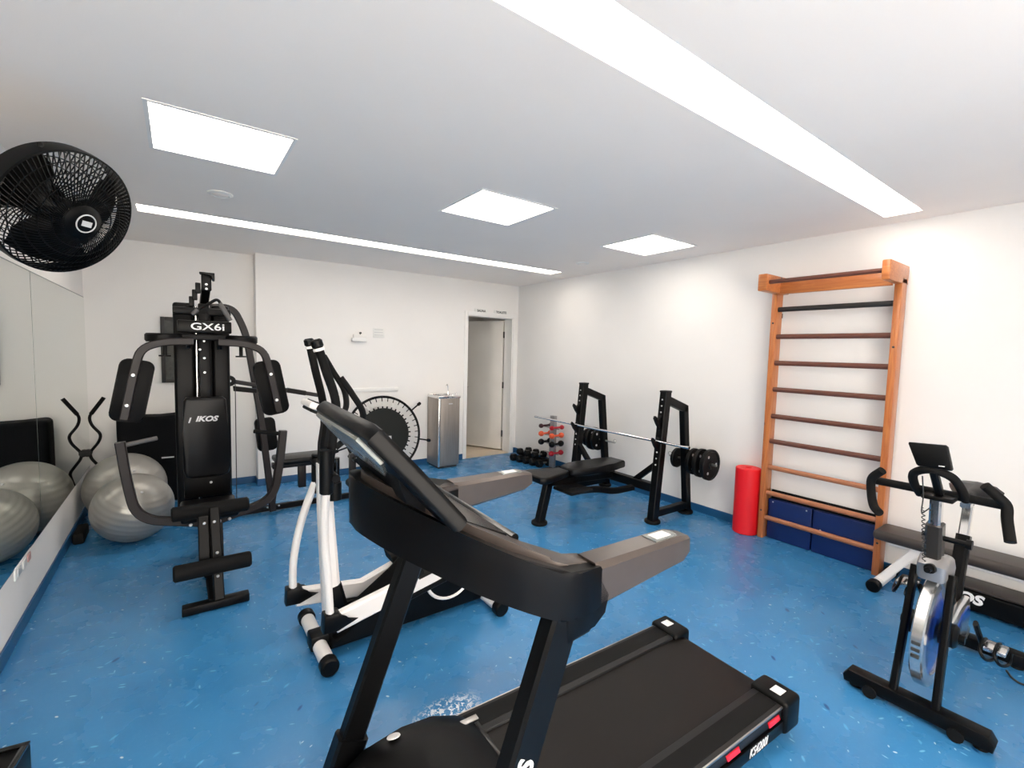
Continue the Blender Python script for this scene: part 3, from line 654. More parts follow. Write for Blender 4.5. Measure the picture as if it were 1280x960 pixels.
# ------------------------------------------------------------------ exercise balls
for c, r, ax, lab in (((-.323, 4.733, .27), .27, (.3, -.4, 1), 'smaller silver exercise ball in front, closest to the home gym'), ((-.41, 5.325, .30), .30, (-.2, -.3, 1), 'larger silver exercise ball behind the smaller one in the corner')):
    prof = []
    n = 72
    for i in range(n + 1):
        a = PI * i / n; rr_ = r - (.0028 if (12 < i < 60 and i % 4 < 1) else 0)
        prof.append((max(0, rr_ * math.sin(a)) if 0 < i < n else 0, -rr_ * math.cos(a)))
    root = thing('exercise_ball', lab, 'exercise ball', (c[0], c[1], 0), 'silver exercise balls')
    obj('ball_skin', B().lathe(prof, c, ax, 56), 'ball_silver', root, ang=80)
    v = V((.25, -.75, .62)).normalized()
    obj('valve_plug', B().lathe([(0, .004), (.009, .003), (.011, -.002), (0, -.004)], V(c) + v * r, v, 12), 'grey_print', root)

# ------------------------------------------------------------------ bag behind the balls
b = B(); x0, x1 = -.50, .16
b.box((x0, 5.70, .0), (x1, 5.98, .885), .05, 4)
bmesh.ops.subdivide_edges(b.bm, edges=b.bm.edges[:], cuts=3, use_grid_fill=True)
for v in b.bm.verts:
    f = math.sin(v.co.z * 17 + math.sin(v.co.x * 9) * 1.6) * .012 + math.sin(v.co.x * 21 + v.co.z * 6) * .006
    v.co.y -= f; v.co.z += math.sin(v.co.x * 8) * .012 * (v.co.z > .6)
root = thing('equipment_bag', 'tall black fabric bag standing behind the exercise balls', 'bag', (-.2, 5.84, 0))
obj('bag_body', b, 'black_cloth', root, ang=70)
obj('zip', B().box((-.16, 5.683, .455), (-.06, 5.70, .466)), 'grey_print', root)
obj('side_buckle', B().cbox((-.515, 5.80, .33), (.03, .03, .05), .005), 'frame_dark', root)

# ------------------------------------------------------------------ bent bar in the corner (its twin is only the mirror's picture)
q = [gy(x, y, 5.80) for x, y in ((129, 498), (111, 521), (114, 531), (126.5, 543), (124, 552), (112, 566), (114, 573), (129, 588), (124, 606))]
root = thing('ab_crunch_bar', 'black bent tube bar leaning in the corner beside the mirror', 'exercise bar', (q[0].x, 5.80, 0))
tb = obj('bent_tube', B().tube(fillet(q + [V((-.63, 5.80, .012))], .035), .0125, 10), 'black_metal', root)
obj('hand_grip', B().tube([q[0] - (q[1] - q[0]) * .05, q[0] + (q[1] - q[0]) * .85], .017, 12), 'black_foam', root)
obj('joint', B().cyl(V((q[5].x - .012, 5.765, q[5].z)), V((q[5].x - .012, 5.835, q[5].z)), .032, 16, .004), 'black_plastic', root)
c = gz(101, 668, .04)
single('foam_block', B().cbox((c.x, c.y, .045), (.07, .26, .09), .015), 'black_rubber', (c.x, c.y, 0), 'small black block on the floor at the foot of the mirror wall', 'block')

# picture frame on the recessed wall
root = thing('wall_frame', 'dark framed board on the wall behind the home gym tower', 'frame', (.05, YBL, 1.53))
f = B()
for lo, hi in (((-.15, 1.185), (-.115, 1.87)), ((.24, 1.185), (.275, 1.87)), ((-.115, 1.185), (.24, 1.22)), ((-.115, 1.835), (.24, 1.87))):
    f.box((lo[0], YBL - .03, lo[1]), (hi[0], YBL, hi[1]), .003)
obj('frame_rail', f, 'frame_dark', root); obj('board', B().box((-.115, YBL - .015, 1.22), (.24, YBL, 1.835)), 'frame_inner', root, smooth=False)

# ------------------------------------------------------------------ mini trampoline against the back wall
R0 = .475; c = V((2.10, 5.66, .50)); nrm = V((0, -1, .2)).normalized(); ux = V((1, 0, 0)); uz = ux.cross(-nrm) if False else nrm.cross(ux) * -1
if uz.z < 0: uz = -uz
root = thing('mini_trampoline', 'round mini trampoline propped upright against the back wall', 'trampoline', (c.x, c.y, 0))
c.z = R0 * uz.z + .018 + .03
P = lambda a, r: c + (ux * math.cos(a) + uz * math.sin(a)) * r
obj('rim', B().torus(c, nrm, R0, .016, 72, 8), 'black_metal', root)
obj('jumping_mat', B().lathe([(0, -.004), (.325, -.004), (.33, 0), (.325, .004), (0, .004)], c, nrm, 60), 'mat_net', root)
obj('mat_logo', B().extr([(-.09, -.02), (.09, -.02), (.09, .02), (-.09, .02)], c + nrm * .006 - uz * .05, ux, uz, .002), 'grey_print', root)
NS = 36
for k in range(NS):
    a = 2 * PI * k / NS
    sp = obj('spring', B().tube([P(a, .345), P(a, R0 - .012)], .0045, 6), 'sign_white', root)
    obj('mat_tab', B().tube([P(a, .318) + nrm * .004, P(a, .352) + nrm * .004], .010, 6), 'black_metal', root)
    obj('rim_hook', B().tube([P(a, R0 - .06), P(a, R0)], .006, 6), 'black_metal', root)
for a in (.62, -.22, 2.6, 3.4):
    lg = obj('leg', B().cyl(P(a, R0 + .01), P(a, R0 + .14), .010, 10), 'black_metal', root)
    obj('leg_tip', B().cyl(P(a, R0 + .12), P(a, R0 + .17), .021, 12, .006), 'black_rubber', lg)
for s in (-1, 1): obj('foot', B().cyl((c.x + s * .12, 5.50, 0.015), (c.x + s * .12, 5.64, .015), .015, 10), 'black_rubber', root)

# ------------------------------------------------------------------ drinking fountain
root = thing('drinking_fountain', 'stainless steel floor-standing drinking fountain beside the doorway', 'water fountain', (2.945, 5.67, 0))
FX0, FX1, FY0, FY1 = 2.785, 3.105, 5.50, 5.85
obj('cabinet', B().box((FX0, FY0 + .012, .03), (FX1, FY1, .955), .006), 'stainless', root)
obj('front_panel', B().box((FX0 + .03, FY0, .05), (FX1 - .006, FY0 + .014, .945), .004), 'stainless', root)
obj('corner_trim', B().box((FX0, FY0 - .003, .03), (FX0 + .024, FY0 + .02, .955), .006), 'chrome', root)
obj('plinth', B().box((FX0 + .02, FY0 + .04, 0), (FX1 - .02, FY1 - .02, .032)), 'ink', root)
bs = obj('basin_rim', B().box((FX0 - .004, FY0 - .004, .955), (FX1 + .004, FY0 + .02, .985), .004).box((FX0 - .004, FY1 - .02, .955), (FX1 + .004, FY1, .985), .004).box((FX0 - .004, FY0 + .02, .955), (FX0 + .02, FY1 - .02, .985), .004).box((FX1 - .02, FY0 + .02, .955), (FX1 + .004, FY1 - .02, .985), .004).box((FX0, FY0, .95), (FX1, FY1, .958)), 'chrome', root)
obj('gooseneck_tap', B().tube(catmull([(2.98, 5.62, .955), (2.98, 5.62, 1.05), (2.972, 5.615, 1.11), (2.955, 5.60, 1.135), (2.935, 5.585, 1.12)], 5), .006, 8), 'chrome', root)
obj('push_button', B().cyl((3.07, 5.56, .98), (3.07, 5.56, 1.02), .012, 12), 'chrome', root)
obj('badge', B().box((2.93, FY0 - .001, .87), (2.99, FY0 + .001, .885)), 'grey_print', root)

# ------------------------------------------------------------------ little things on the back wall
root = thing('emergency_light', 'small white emergency light box high on the back wall', 'emergency light', (1.83, YB, 1.70))
obj('case', B().box((1.745, YB - .05, 1.68), (1.925, YB, 1.725), .005), 'white_trim', root)
obj('lamp_head', B().box((1.765, YB - .045, 1.725), (1.925, YB, 1.765), .004), 'wall_paint', root)
obj('indicator', B().cyl((1.85, YB - .047, 1.785), (1.85, YB - .02, 1.785), .012, 10).cyl((1.85, YB - .03, 1.76), (1.85, YB - .03, 1.785), .006, 8), 'ink', root)
root = thing('notice_plate', 'small pale notice plate right of the emergency light box', 'sign', (2.09, YB, 1.79))
obj('plate', B().box((2.02, YB - .006, 1.735), (2.17, YB, 1.855), .002), 'sign_white', root)
for z in (1.835, 1.80, 1.765): obj('line', B().box((2.035, YB - .0068, z), (2.15, YB - .0055, z + .006)), 'grey_print', root)
single('cable_trunking', B().box((1.5, YB - .015, 1.04), (2.36, YB, 1.09), .006), 'white_trim', (1.93, YB, 1.04), 'long white trunking on the back wall above the trampoline', 'trunking')
for x0, x1, s_ in ((3.545, 3.735, 'SAUNA'), (3.885, 4.105, 'TOALETE')):
    z = 2.185
    root = thing('door_sign', 'small sign reading %s above the doorway' % s_, 'sign', ((x0 + x1) / 2, YB - .014, z), 'signs above the doorway')
    obj('plate', B().box((x0 - .02, YB - .006, z - .03), (x1 + .02, YB, z + .03), .001), 'sign_white', root)
    text('lettering', s_, .05, ((x0 + x1) / 2, YB - .0066, z), (1, 0, 0), (0, 0, 1), 'ink', root, ext=.0004, bold=.0015, sx=.9)

# ------------------------------------------------------------------ dumbbells
def hex_bell(name, label, cat, loc, group, length, head, m):
    r = thing(name, label, cat, loc, group); z = head * .88; lx = length / 2
    for s in (-1, 1): obj('head', B().lathe([(0, 0), (head * .75, 0), (head, .012), (head, length * .30), (head * .7, length * .33), (0, length * .33)], (s * lx, 0, z), (-s, 0, 0), 6), m, r, local=True, smooth=False)
    obj('handle', B().cyl((-lx * .5, 0, z), (lx * .5, 0, z), .014, 12), 'steel', r, local=True)
    return r
FB = ['closest to the doorway', 'second from the doorway', 'third from the doorway', 'fourth from the doorway', 'closest to the dumbbell tree']
for k in range(5):
    y = 5.42 - k * .125
    h = hex_bell('hex_dumbbell', 'black dumbbell in the floor row, ' + FB[k], 'dumbbell', (4.06 + .02 * k, y, 0), 'black dumbbells on the floor', .26, .056, 'bell_black')
    for ch in h.children:
        pass
UB = ['nearest the doorway', 'in the middle', 'nearest the dumbbell tree']
for k in range(3):
    y = 5.355 - k * .15
    h = hex_bell('hex_dumbbell', 'black dumbbell lying on top of the floor row, ' + UB[k], 'dumbbell', (4.12 + .02 * k, y, .095), 'black dumbbells on the floor', .24, .05, 'bell_black')

root = thing('dumbbell_tree', 'slim grey dumbbell tree holding coloured dumbbells by the right wall', 'dumbbell rack', (4.13, 4.74, 0))
TX, TY = 4.13, 4.74
obj('post', B().box((TX - .02, TY - .045, .03), (TX + .03, TY + .045, .74), .006), 'rack_grey', root)
obj('base', B().box((TX - .16, TY - .03, 0), (TX + .15, TY + .03, .03), .006).box((TX + .05, TY - .2, 0), (TX + .10, TY + .1, .03), .006), 'black_metal', root)
YR, YFN = gx(683, 542, TX).y, gx(696.5, 544, TX).y
TZ = [gx(696.5, y, TX).z for y in (534.5, 544.5, 555, 566.5)]
for z in TZ: obj('cradle', B().box((TX - .015, YFN - .03, z - .024), (TX + .015, YR + .03, z - .0145), .002), 'rack_grey', root)
def bell(name, label, loc, m, L_=.24, hr=.034):
    r = thing(name, label, 'dumbbell', loc, 'coloured dumbbells on the tree')
    for s in (-1, 1): obj('head', B().lathe([(0, -hr * .95), (hr * .7, -hr * .8), (hr, -hr * .3), (hr, hr * .3), (hr * .7, hr * .8), (0, hr * .95)], (s * (L_ / 2 - hr), 0, 0), (1, 0, 0), 14), m, r, local=True)
    obj('handle', B().cyl((-L_ / 2 + hr, 0, 0), (L_ / 2 - hr, 0, 0), .0135, 10), m, r, local=True)
    return r
cols = (('red', 'bell_red'), ('orange', 'bell_orange'), ('black', 'bell_black'), ('dark red', 'bell_red'))
tier = ('on the top tier', 'on the second tier', 'on the third tier', 'on the bottom tier')
for k, (z, (cn, m)) in enumerate(zip(TZ, cols)):
    hr = (.031, .037, .041, .036)[k]
    bell('vinyl_dumbbell', '%s dumbbell %s of the dumbbell tree, side nearer the weight bench' % (cn, tier[k]), (TX - .01, YFN, z), m, .24, hr)
    if k < 3: bell('vinyl_dumbbell', '%s dumbbell %s of the dumbbell tree, side nearer the doorway' % ('maroon' if k == 0 else cn, tier[k]), (TX - .01, YR, z), 'bell_dark' if k == 0 else m, .24, hr)

# ------------------------------------------------------------------ bench press
t = thing('weight_bench', 'black bench press bench with two uprights by the right wall', 'weight bench', (3.4, 3.25, 0))
Y0, Y1 = 2.70, 3.80
ux_ = lambda z: 3.645 + .115 * z / 1.25
rx_ = lambda z: 4.195 - .135 * z / 1.08
for Y in (Y0, Y1):
    up_ = pt('upright', B().bar((ux_(0), Y, .02), (ux_(1.25), Y, 1.25), .085, .075, n=(0, 1, 0)), 'black_metal')
    pt('upright_cap', B().cbox((ux_(1.25), Y, 1.256), (.09, .08, .02), .006), 'black_plastic', up_)
    rl = pt('rear_leg', B().bar((rx_(0), Y, .02), (rx_(1.1), Y, 1.10), .075, .065, n=(0, 1, 0)), 'black_metal')
    pt('top_link', B().bar((ux_(1.19), Y, 1.185), (rx_(1.08) + .02, Y, 1.075), .075, .065, n=(0, 1, 0)), 'black_metal')
    pt('bottom_link', B().bar((ux_(.09), Y, .085), (rx_(.09), Y, .085), .065, .065, n=(0, 1, 0)), 'black_metal')
    pt('foot_disc', B().cyl((ux_(0), Y, 0), (ux_(0), Y, .03), .075, 24, .006), 'black_rubber')
    pt('foot_disc', B().cyl((rx_(0) - .02, Y, 0), (rx_(0) - .02, Y, .03), .075, 24, .006), 'black_rubber')
    for z in (.795, 1.0):
        hx = ux_(z) - .042
        pt('bar_hook', B().extr([(0, -.13), (0, .03), (-.02, .012), (-.052, -.02), (-.06, .012), (-.085, .03), (-.095, .005), (-.06, -.05), (-.03, -.075)], (hx, Y, z), (1, 0, 0), (0, 0, 1), .03, .004), 'black_metal', up_)
    bolts(up_, [(ux_(z) - .043, Y, z) for z in (1.12, 1.18, 1.06, .68, .62, .56)], (-1, 0, 0), .008)
    o = 1 if Y == Y1 else -1
    pg = pt('plate_peg', B().cyl((rx_(.57), Y - o * .18, .565), (rx_(.57), Y + o * .34, .565), .011, 12), 'steel')
    pt('peg_end', B().torus((rx_(.57), Y - o * .175, .585), (1, 0, 0), .02, .004, 16, 6), 'steel', pg)
    pt('gusset', B().bar((ux_(.32), Y - o * .28, .33), (ux_(.55), Y - o * .02, .56), .05, .055, n=(1, 0, 0)), 'black_metal')
pt('cross_beam', B().bar((ux_(.33), Y0, .33), (ux_(.33), Y1, .33), .075, .085), 'black_metal')
YP = 3.25
pt('spine_beam', B().bar((2.76, YP, .385), (3.68, YP, .345), .07, .07, n=(0, 1, 0)), 'black_metal')
pt('front_leg', B().bar((2.70, YP, .02), (2.80, YP, .40), .075, .07, n=(0, 1, 0)), 'black_metal')
pt('foot_disc', B().cyl((2.70, YP, 0), (2.70, YP, .03), .075, 24, .006), 'black_rubber')
pt('spotter_step', B().sweep(fillet([(2.95, YP - .12, .30), (3.25, YP - .20, .30), (3.45, YP - .22, .25), (3.66, YP - .30, .28)], .08), rect(.04, .06, .008), n=(0, 0, 1)), 'black_metal')
pt('spotter_plate', B().cbox((3.02, YP - .1, .31), (.28, .26, .03), .008), 'black_rubber')
pt('seat_pad', B().extr([(2.58, -.14), (2.62, -.17), (2.68, -.17), (2.97, -.085), (2.99, -.07), (2.99, .07), (2.97, .085), (2.68, .17), (2.62, .17), (2.58, .14)], (0, YP, .455), (1, 0, 0), (0, 1, 0), .065, .02, 3), 'black_vinyl', ang=50)
pt('back_pad', B().extr([(3.005, -.08), (3.03, -.1), (3.15, -.15), (3.3, -.16), (3.45, -.13), (3.55, -.11), (3.74, -.11), (3.76, -.09), (3.76, .09), (3.74, .11), (3.55, .11), (3.45, .13), (3.3, .16), (3.15, .15), (3.03, .1), (3.005, .08)], (0, YP, .46), (1, 0, 0), (0, 1, 0), .075, .022, 3), 'black_vinyl', ang=50)
pt('pad_riser', B().box((3.1, YP - .04, .37), (3.6, YP + .04, .43), .006).box((2.72, YP - .04, .39), (2.9, YP + .04, .43), .006), 'black_metal')
zb = .795 - .02 + .0145; xb = ux_(.795) - .042 - .052 + .015
single('barbell', B().cyl((xb, 2.345, zb), (xb, 4.53, zb), .0125, 14).cyl((xb, 2.40, zb), (xb, 2.345, zb), .014, 14), 'chrome', (xb, 3.44, zb), 'long bare chrome barbell resting on the bench uprights', 'barbell')
def plate(label, y, d, th, m='iron', group='weight plates stored on the bench pegs'):
    r = d / 2; x = rx_(.57); z = .565 - .006
    root = thing('weight_plate', label, 'weight plate', (x, y, z - r), group)
    obj('disc', B().lathe([(.0135, -th / 2), (.035, -th / 2 - .002), (.04, -th * .3), (r * .82, -th * .3), (r * .86, -th / 2), (r - .004, -th / 2), (r, -th / 2 + .004), (r, th / 2 - .004), (r - .004, th / 2), (r * .86, th / 2), (r * .82, th * .3), (.04, th * .3), (.035, th / 2 + .002), (.0135, th / 2), (.0135, -th / 2)], (x, y, z), (0, 1, 0), 32), m, root)
    if d > .22:
        for k in range(3):
            a = PI / 2 + .5 + k * 2 * PI / 3
            obj('grip_slot', B().lathe([(0, -th * .32), (.014, -th * .32), (.014, th * .32), (0, th * .32)], (x + math.cos(a) * r * .6, y, z + math.sin(a) * r * .6), (0, 1, 0), 12), 'grey_print', root)
plate('small black weight plate inside the near bench upright', 2.79, .20, .03)
plate('medium black weight plate just outside the near rear leg of the bench', 2.60, .26, .035)
plate('second black weight plate on the near bench peg, between two others', 2.52, .28, .04)
plate('outermost black weight plate on the near bench peg facing the room', 2.43, .30, .04)
plate('inner black weight plate on the far bench peg', 3.89, .26, .035)
plate('middle black weight plate on the far bench peg', 3.97, .28, .04)
plate('outermost black weight plate on the far bench peg', 4.06, .22, .04)

# ------------------------------------------------------------------ red foam roller, wall bars, mats
root = thing('foam_roller', 'bright red cylindrical foam roller standing against the wall bars', 'foam roller', (4.195, 2.095, 0))
obj('roller_body', B().lathe([(.028, 0), (.098, 0), (.105, .006), (.105, .594), (.098, .60), (.028, .60), (.028, 0)], (4.195, 2.095, 0), (0, 0, 1), 40), 'red_foam', root)

t = thing('wall_bars', 'orange wooden wall bars ladder fixed to the right wall', 'wall bars', (4.25, 1.53, 0))
for y0 in (1.93, 1.085):
    pt('post', B().box((4.175, y0, 0), (4.285, y0 + .045, 2.19), .005), 'wood_orange')
    pt('wall_bracket', B().box((4.28, y0 + .01, .12), (XR, y0 + .035, .16)).box((4.28, y0 + .01, 1.95), (XR, y0 + .035, 1.99)), 'black_metal')
for y0, y1 in ((1.895, 1.968), (1.085, 1.135)):
    pt('top_block', B().box((3.905, y0, 2.15), (4.31, y1, 2.287), .008), 'wood_along')
pt('head_board', B().box((4.14, 1.135, 2.14), (4.172, 1.93, 2.235), .004), 'wood_along')
pt('pull_up_bar', B().cyl((3.955, 1.11, 2.222), (3.955, 1.92, 2.222), .017, 16), 'rung_brown')
for k, z in enumerate((2.017, 1.785, 1.557, 1.327, 1.092, .871, .639, .409, .186)):
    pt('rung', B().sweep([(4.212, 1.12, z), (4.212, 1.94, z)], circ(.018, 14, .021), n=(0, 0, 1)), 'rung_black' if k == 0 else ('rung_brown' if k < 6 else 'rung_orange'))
bolts(t, [(4.174, 1.952, .25), (4.174, 1.107, .25), (4.174, 1.952, 1.9), (4.174, 1.107, 1.7)], (-1, 0, 0), .008, m='ink')
for y0, y1, lab in ((1.575, 1.925, 'dark blue folded exercise mat behind the wall bars, half nearer the red roller'), (1.135, 1.565, 'dark blue folded exercise mat behind the wall bars, half nearer the exercise bike')):
    root = thing('exercise_mat', lab, 'mat', (4.27, (y0 + y1) / 2, 0), 'blue mats behind the wall bars')
    obj('mat_panel', B().box((4.24, y0, 0), (4.27, y1, .355), .008, 3), 'blue_vinyl', root)
    obj('mat_panel', B().box((4.271, y0, 0), (4.298, y1, .35), .008, 3), 'blue_vinyl', root)
    bolts(root, [(4.2395, y0 + .04, .33), (4.2395, y1 - .04, .33)] if y0 > 1.5 else [(4.2395, y0 + .37, .2)], (-1, 0, 0), .007, .003)
single('black_mat', B().box((4.2985, 1.15, 0), (4.316, 1.93, .425), .005, 2), 'black_rubber', (4.307, 1.5, 0), 'thin black mat tucked upright between the blue mats and wall', 'mat')

# ------------------------------------------------------------------ spin bike
t = thing('spin_bike', 'silver and black spin bike with blue flywheel at the right', 'exercise bike', (3.05, .53, 0))
YC = .53
fs = pt('front_stabilizer', B().extr([(-.26, .0), (-.265, .03), (-.245, .062), (.245, .062), (.265, .03), (.26, 0)], (2.675, YC, .02), (0, 1, 0), (0, 0, 1), .075, .008), 'black_satin')
for s in (-1, 1):
    pt('wheel', B().cyl((2.628, YC + s * .15, .03), (2.62, YC + s * .15, .03), .028, 14), 'black_rubber', fs)
    pt('levelling_foot', B().cyl((2.68, YC + s * .22, 0), (2.68, YC + s * .22, .025), .025, 14), 'black_rubber', fs)
rs = pt('rear_stabilizer', B().extr([(-.26, .0), (-.265, .03), (-.245, .062), (.245, .062), (.265, .03), (.26, 0)], (3.56, YC, .02), (0, 1, 0), (0, 0, 1), .075, .008), 'black_satin')
for s in (-1, 1): pt('levelling_foot', B().cyl((3.56, YC + s * .22, 0), (3.56, YC + s * .22, .025), .025, 14), 'black_rubber', rs)
fw = V((2.885, YC, .335))
for s in (-1, 1):
    pt('fork_leg', B().bar((2.675, YC + s * .075, .075), (2.815, YC + s * .065, .64), .045, .028, n=(0, 1, 0)), 'black_satin')
    hb_ = fw + V((0, s * .03, 0))
    pt('hub_cap', B().lathe([(.055, 0), (.055, .05), (.045, .06), (.02, .065), (.02, .085), (0, .085)], hb_, (0, s, 0), 20), 'black_plastic')
wl = pt('flywheel', B().lathe([(.06, -.012), (.20, -.012), (.205, -.024), (.255, -.024), (.262, -.018), (.262, .018), (.255, .024), (.205, .024), (.20, .012), (.06, .012), (.06, -.012)], fw, (0, 1, 0), 56), 'wheel_silver')
pt('wheel_disc', B().lathe([(0, -.016), (.205, -.016), (.205, .016), (0, .016)], fw, (0, 1, 0), 48), 'wheel_blue', wl)
for k in range(3):
    p = fw + V((-.2635, 0, .02 - k * .03)); pt('rim_mark', B().cbox(p, (.003, .03, .014)), 'ink', wl)
pt('brake_housing', B().extr([(-.06, -.045), (.10, -.06), (.13, 0), (.09, .05), (-.02, .07), (-.07, .03)], (2.83, YC, .645), (1, 0, 0), (0, 0, 1), .11, .025, 3), 'rack_grey')
pt('resistance_knob', B().cyl((2.74, YC, .665), (2.775, YC, .66), .022, 14, .004).cyl((2.70, YC, .668), (2.74, YC, .665), .012, 10), 'black_plastic')
pt('head_tube', B().bar((2.835, YC + .005, .64), (2.80, YC + .005, .86), .075, .06, n=(0, 1, 0), c=.01), 'post_grey')
pt('clamp_knob', B().cyl((2.81, YC - .10, .80), (2.81, YC + .05, .80), .012, 12).cyl((2.81, YC - .12, .80), (2.81, YC - .10, .80), .022, 12), 'black_plastic')
pt('handlebar_stem', B().bar((2.80, YC + .005, .84), (2.785, YC + .005, .985), .05, .042, n=(0, 1, 0), c=.008), 'chrome')
pt('stem_clamp', B().cbox((2.80, YC, .985), (.09, .11, .02), .005), 'black_metal')
BX = 2.85
hbar = pt('handlebar', B().tube([(BX, .335, .995), (BX, .80, .995)], .019, 14), 'black_foam')
g1 = [gx(1103, 588, BX - .05), gx(1090, 598, BX - .03), gx(1089, 615, BX - .02), gx(1092, 632, BX - .06), gx(1099, 641, BX - .1)]
pt('bar_end', B().tube(catmull(g1, 6), .0195, 12), 'black_foam', hbar)
g2 = [gx(1231, 607, BX - .06), gx(1245, 619, BX - .04), gx(1258, 632, BX - .03), gx(1259, 650, BX - .05), gx(1263, 678, BX - .1)]
pt('bar_end', B().tube(catmull(g2, 6), .0195, 12), 'black_foam', hbar)
g3 = [gx(1150, 617, BX), gx(1143, 605, BX - .05), gx(1142, 592, BX - .1), gx(1156, 587, BX - .13), gx(1172, 589, BX - .13), gx(1190, 597, BX - .1), gx(1200, 609, BX - .05), gx(1208, 626, BX)]
pt('centre_loop', B().tube(catmull(g3, 6), .018, 12), 'black_foam', hbar)
dc = gx(1163, 569, 2.72); DS = .8; ul = V((.12, .26, 1)).normalized(); ur = V((0, -1, .06)).normalized()
dsp = pt('bike_display', B().extr([(x * DS, y * DS) for x, y in [(-.085, .055), (-.08, .065), (.075, .065), (.083, .055), (.083, -.065), (.075, -.075), (-.06, -.068), (-.068, -.06)]], dc, ur, ul, .03, .006), 'black_plastic')
pt('display_glass', B().extr([(x * DS, y * DS) for x, y in [(-.07, .05), (.07, .05), (.07, -.05), (-.055, -.05)]], dc + V((.018, 0, 0)), ur, ul, .002), 'black_gloss', dsp)
pt('display_tag', B().extr([(x * DS, y * DS) for x, y in [(.03, -.055), (.055, -.055), (.055, -.05), (.03, -.05)]], dc - V((.0155, 0, 0)), ur, ul, .002), 'sticker', dsp)
pt('display_arm', B().bar(dc - ul * .07, (2.80, YC, 1.0), .03, .03, n=(0, 1, 0)), 'black_plastic', dsp)
cd_ = catmull([gx(1153, 595, 2.73), gx(1154, 620, 2.75), gx(1152, 640, 2.75), gx(1158, 638, 2.77), gx(1168, 630, 2.79)], 6)
pt('sensor_wire', B().tube(cd_, .0028, 6), 'cable')
pts = []
for k in range(90):
    f = k / 89; c = gx(1154, 635, 2.70) * (1 - f) + gx(1155, 702, 2.72) * f; a = f * 2 * PI * 13
    pts.append(c + V((math.cos(a) * .006, math.sin(a) * .006, 0)))
pt('coiled_lead', B().tube(pts, .0022, 5), 'cable')
pt('main_beam', B().sweep(fillet([(2.86, YC, .62), (3.12, YC, .38), (3.56, YC, .085)], .2), rect(.09, .06, .012), n=(0, 1, 0)), 'steel')
pt('seat_tube', B().bar((3.20, YC - .01, .33), (3.32, YC - .01, .70), .07, .055, n=(0, 1, 0), c=.012), 'black_satin')
pt('seat_post', B().bar((3.30, YC - .01, .66), (3.365, YC - .01, .86), .045, .04, n=(0, 1, 0)), 'chrome')
pt('seat_slider', B().bar((3.28, YC - .01, .865), (3.48, YC - .01, .865), .03, .04, n=(0, 1, 0)), 'chrome')
sd_ = B(); nx = 10
rings = []
for k in range(nx + 1):
    f = k / nx; X = 3.24 + .29 * f; wd_ = .028 + .085 * max(0, (f - .25) / .75) ** .8 if f > .25 else .028; wd_ *= .55 if k in (0, nx) else 1
    zt = .925 + .012 * f * f
    rings.append([sd_.bm.verts.new((X, YC - .01 + wd_ * a, zt + b_)) for a, b_ in ((-1, -.035), (-1.05, -.012), (-.75, .012), (0, .016), (.75, .012), (1.05, -.012), (1, -.035), (0, -.04))])
for A, C in zip(rings, rings[1:]):
    for k in range(8): sd_.bm.faces.new((A[k], A[(k + 1) % 8], C[(k + 1) % 8], C[k]))
sd_.bm.faces.new(rings[0]); sd_.bm.faces.new(rings[-1])
pt('saddle', sd_, 'black_vinyl', ang=60)
ck = V((3.16, YC - .075, .32))
cg = pt('chain_guard', B().extr([(-.34, -.05), (-.30, .06), (-.1, .10), (.06, .10), (.11, 0), (.06, -.10), (-.1, -.09)], ck + V((0, .02, 0)), (1, 0, 0), (0, 0, 1), .03, .008), 'wheel_silver')
pt('guard_stripe', B().extr([(-.26, -.025), (-.1, .06), (.04, .06), (.07, 0), (-.1, .02)], ck + V((0, .003, 0)), (1, 0, 0), (0, 0, 1), .004), 'wheel_blue', cg)
for s, an in ((-1, -.9), (1, -.9 + PI)):
    o = V((ck.x, YC + s * (.105 if s < 0 else .075), ck.z)); e = o + V((math.cos(an) * .17, s * .015, math.sin(an) * .17))
    pt('crank_arm', B().bar(o, e, .032, .018, n=(0, 1, 0)), 'black_metal')
    pd = pt('pedal', B().cbox(e + V((0, s * .05, 0)), (.10, .08, .024), .006), 'wheel_silver')
    q = [e + V((.03, s * .1, -.01)), e + V((-.02, s * .10, -.045)), e + V((-.10, s * .08, -.03)), e + V((-.12, s * .06, .015)), e + V((-.06, s * .06, .045)), e + V((.03, s * .06, .02))]
    pt('toe_cage', B().tube(catmull(q, 4), .007, 8).tube(catmull([v + V((0, s * -.05, 0)) for v in q], 4), .007, 8), 'black_plastic', pd)
q = [gz(1258, 838, .02), gz(1266, 848, .006), gz(1280, 856, .006), gz(1310, 862, .006)]
single('floor_cable', B().tube(catmull(q, 5), .005, 8), 'cable', q[0], 'thin black cable on the floor by the spin bike rear foot', 'cord')

# ------------------------------------------------------------------ sit-up bench and step platform by the right wall
t = thing('situp_bench', 'long dark padded bench with pale metal leg under the right wall', 'exercise bench', (4.04, .5, 0))
pt('pad', B().box((3.905, -.25, .355), (4.165, 1.07, .425), .028, 4), 'step_top', ang=50)
pt('pad_rail', B().bar((4.035, 1.0, .335), (4.035, -.2, .335), .06, .045), 'white_paint')
fb_ = pt('foot_bar', B().cyl((3.90, 1.03, .04), (4.25, 1.03, .04), .034, 18), 'white_paint')
for x0, x1 in ((3.855, 3.915), (4.235, 4.29)): pt('end_cap', B().cyl((x0, 1.03, .042), (x1, 1.03, .042), .042, 18, .006), 'black_plastic', fb_)
pt('leg', B().bar((4.0, 1.03, .045), (4.03, .84, .34), .055, .055, n=(1, 0, 0)), 'white_paint')
pt('leg', B().bar((4.035, -.18, .03), (4.035, -.15, .34), .055, .055, n=(1, 0, 0)), 'white_paint')
t = thing('step_platform', 'low black step platform with white lettering beneath the padded bench', 'step platform', (4.17, .3, 0))
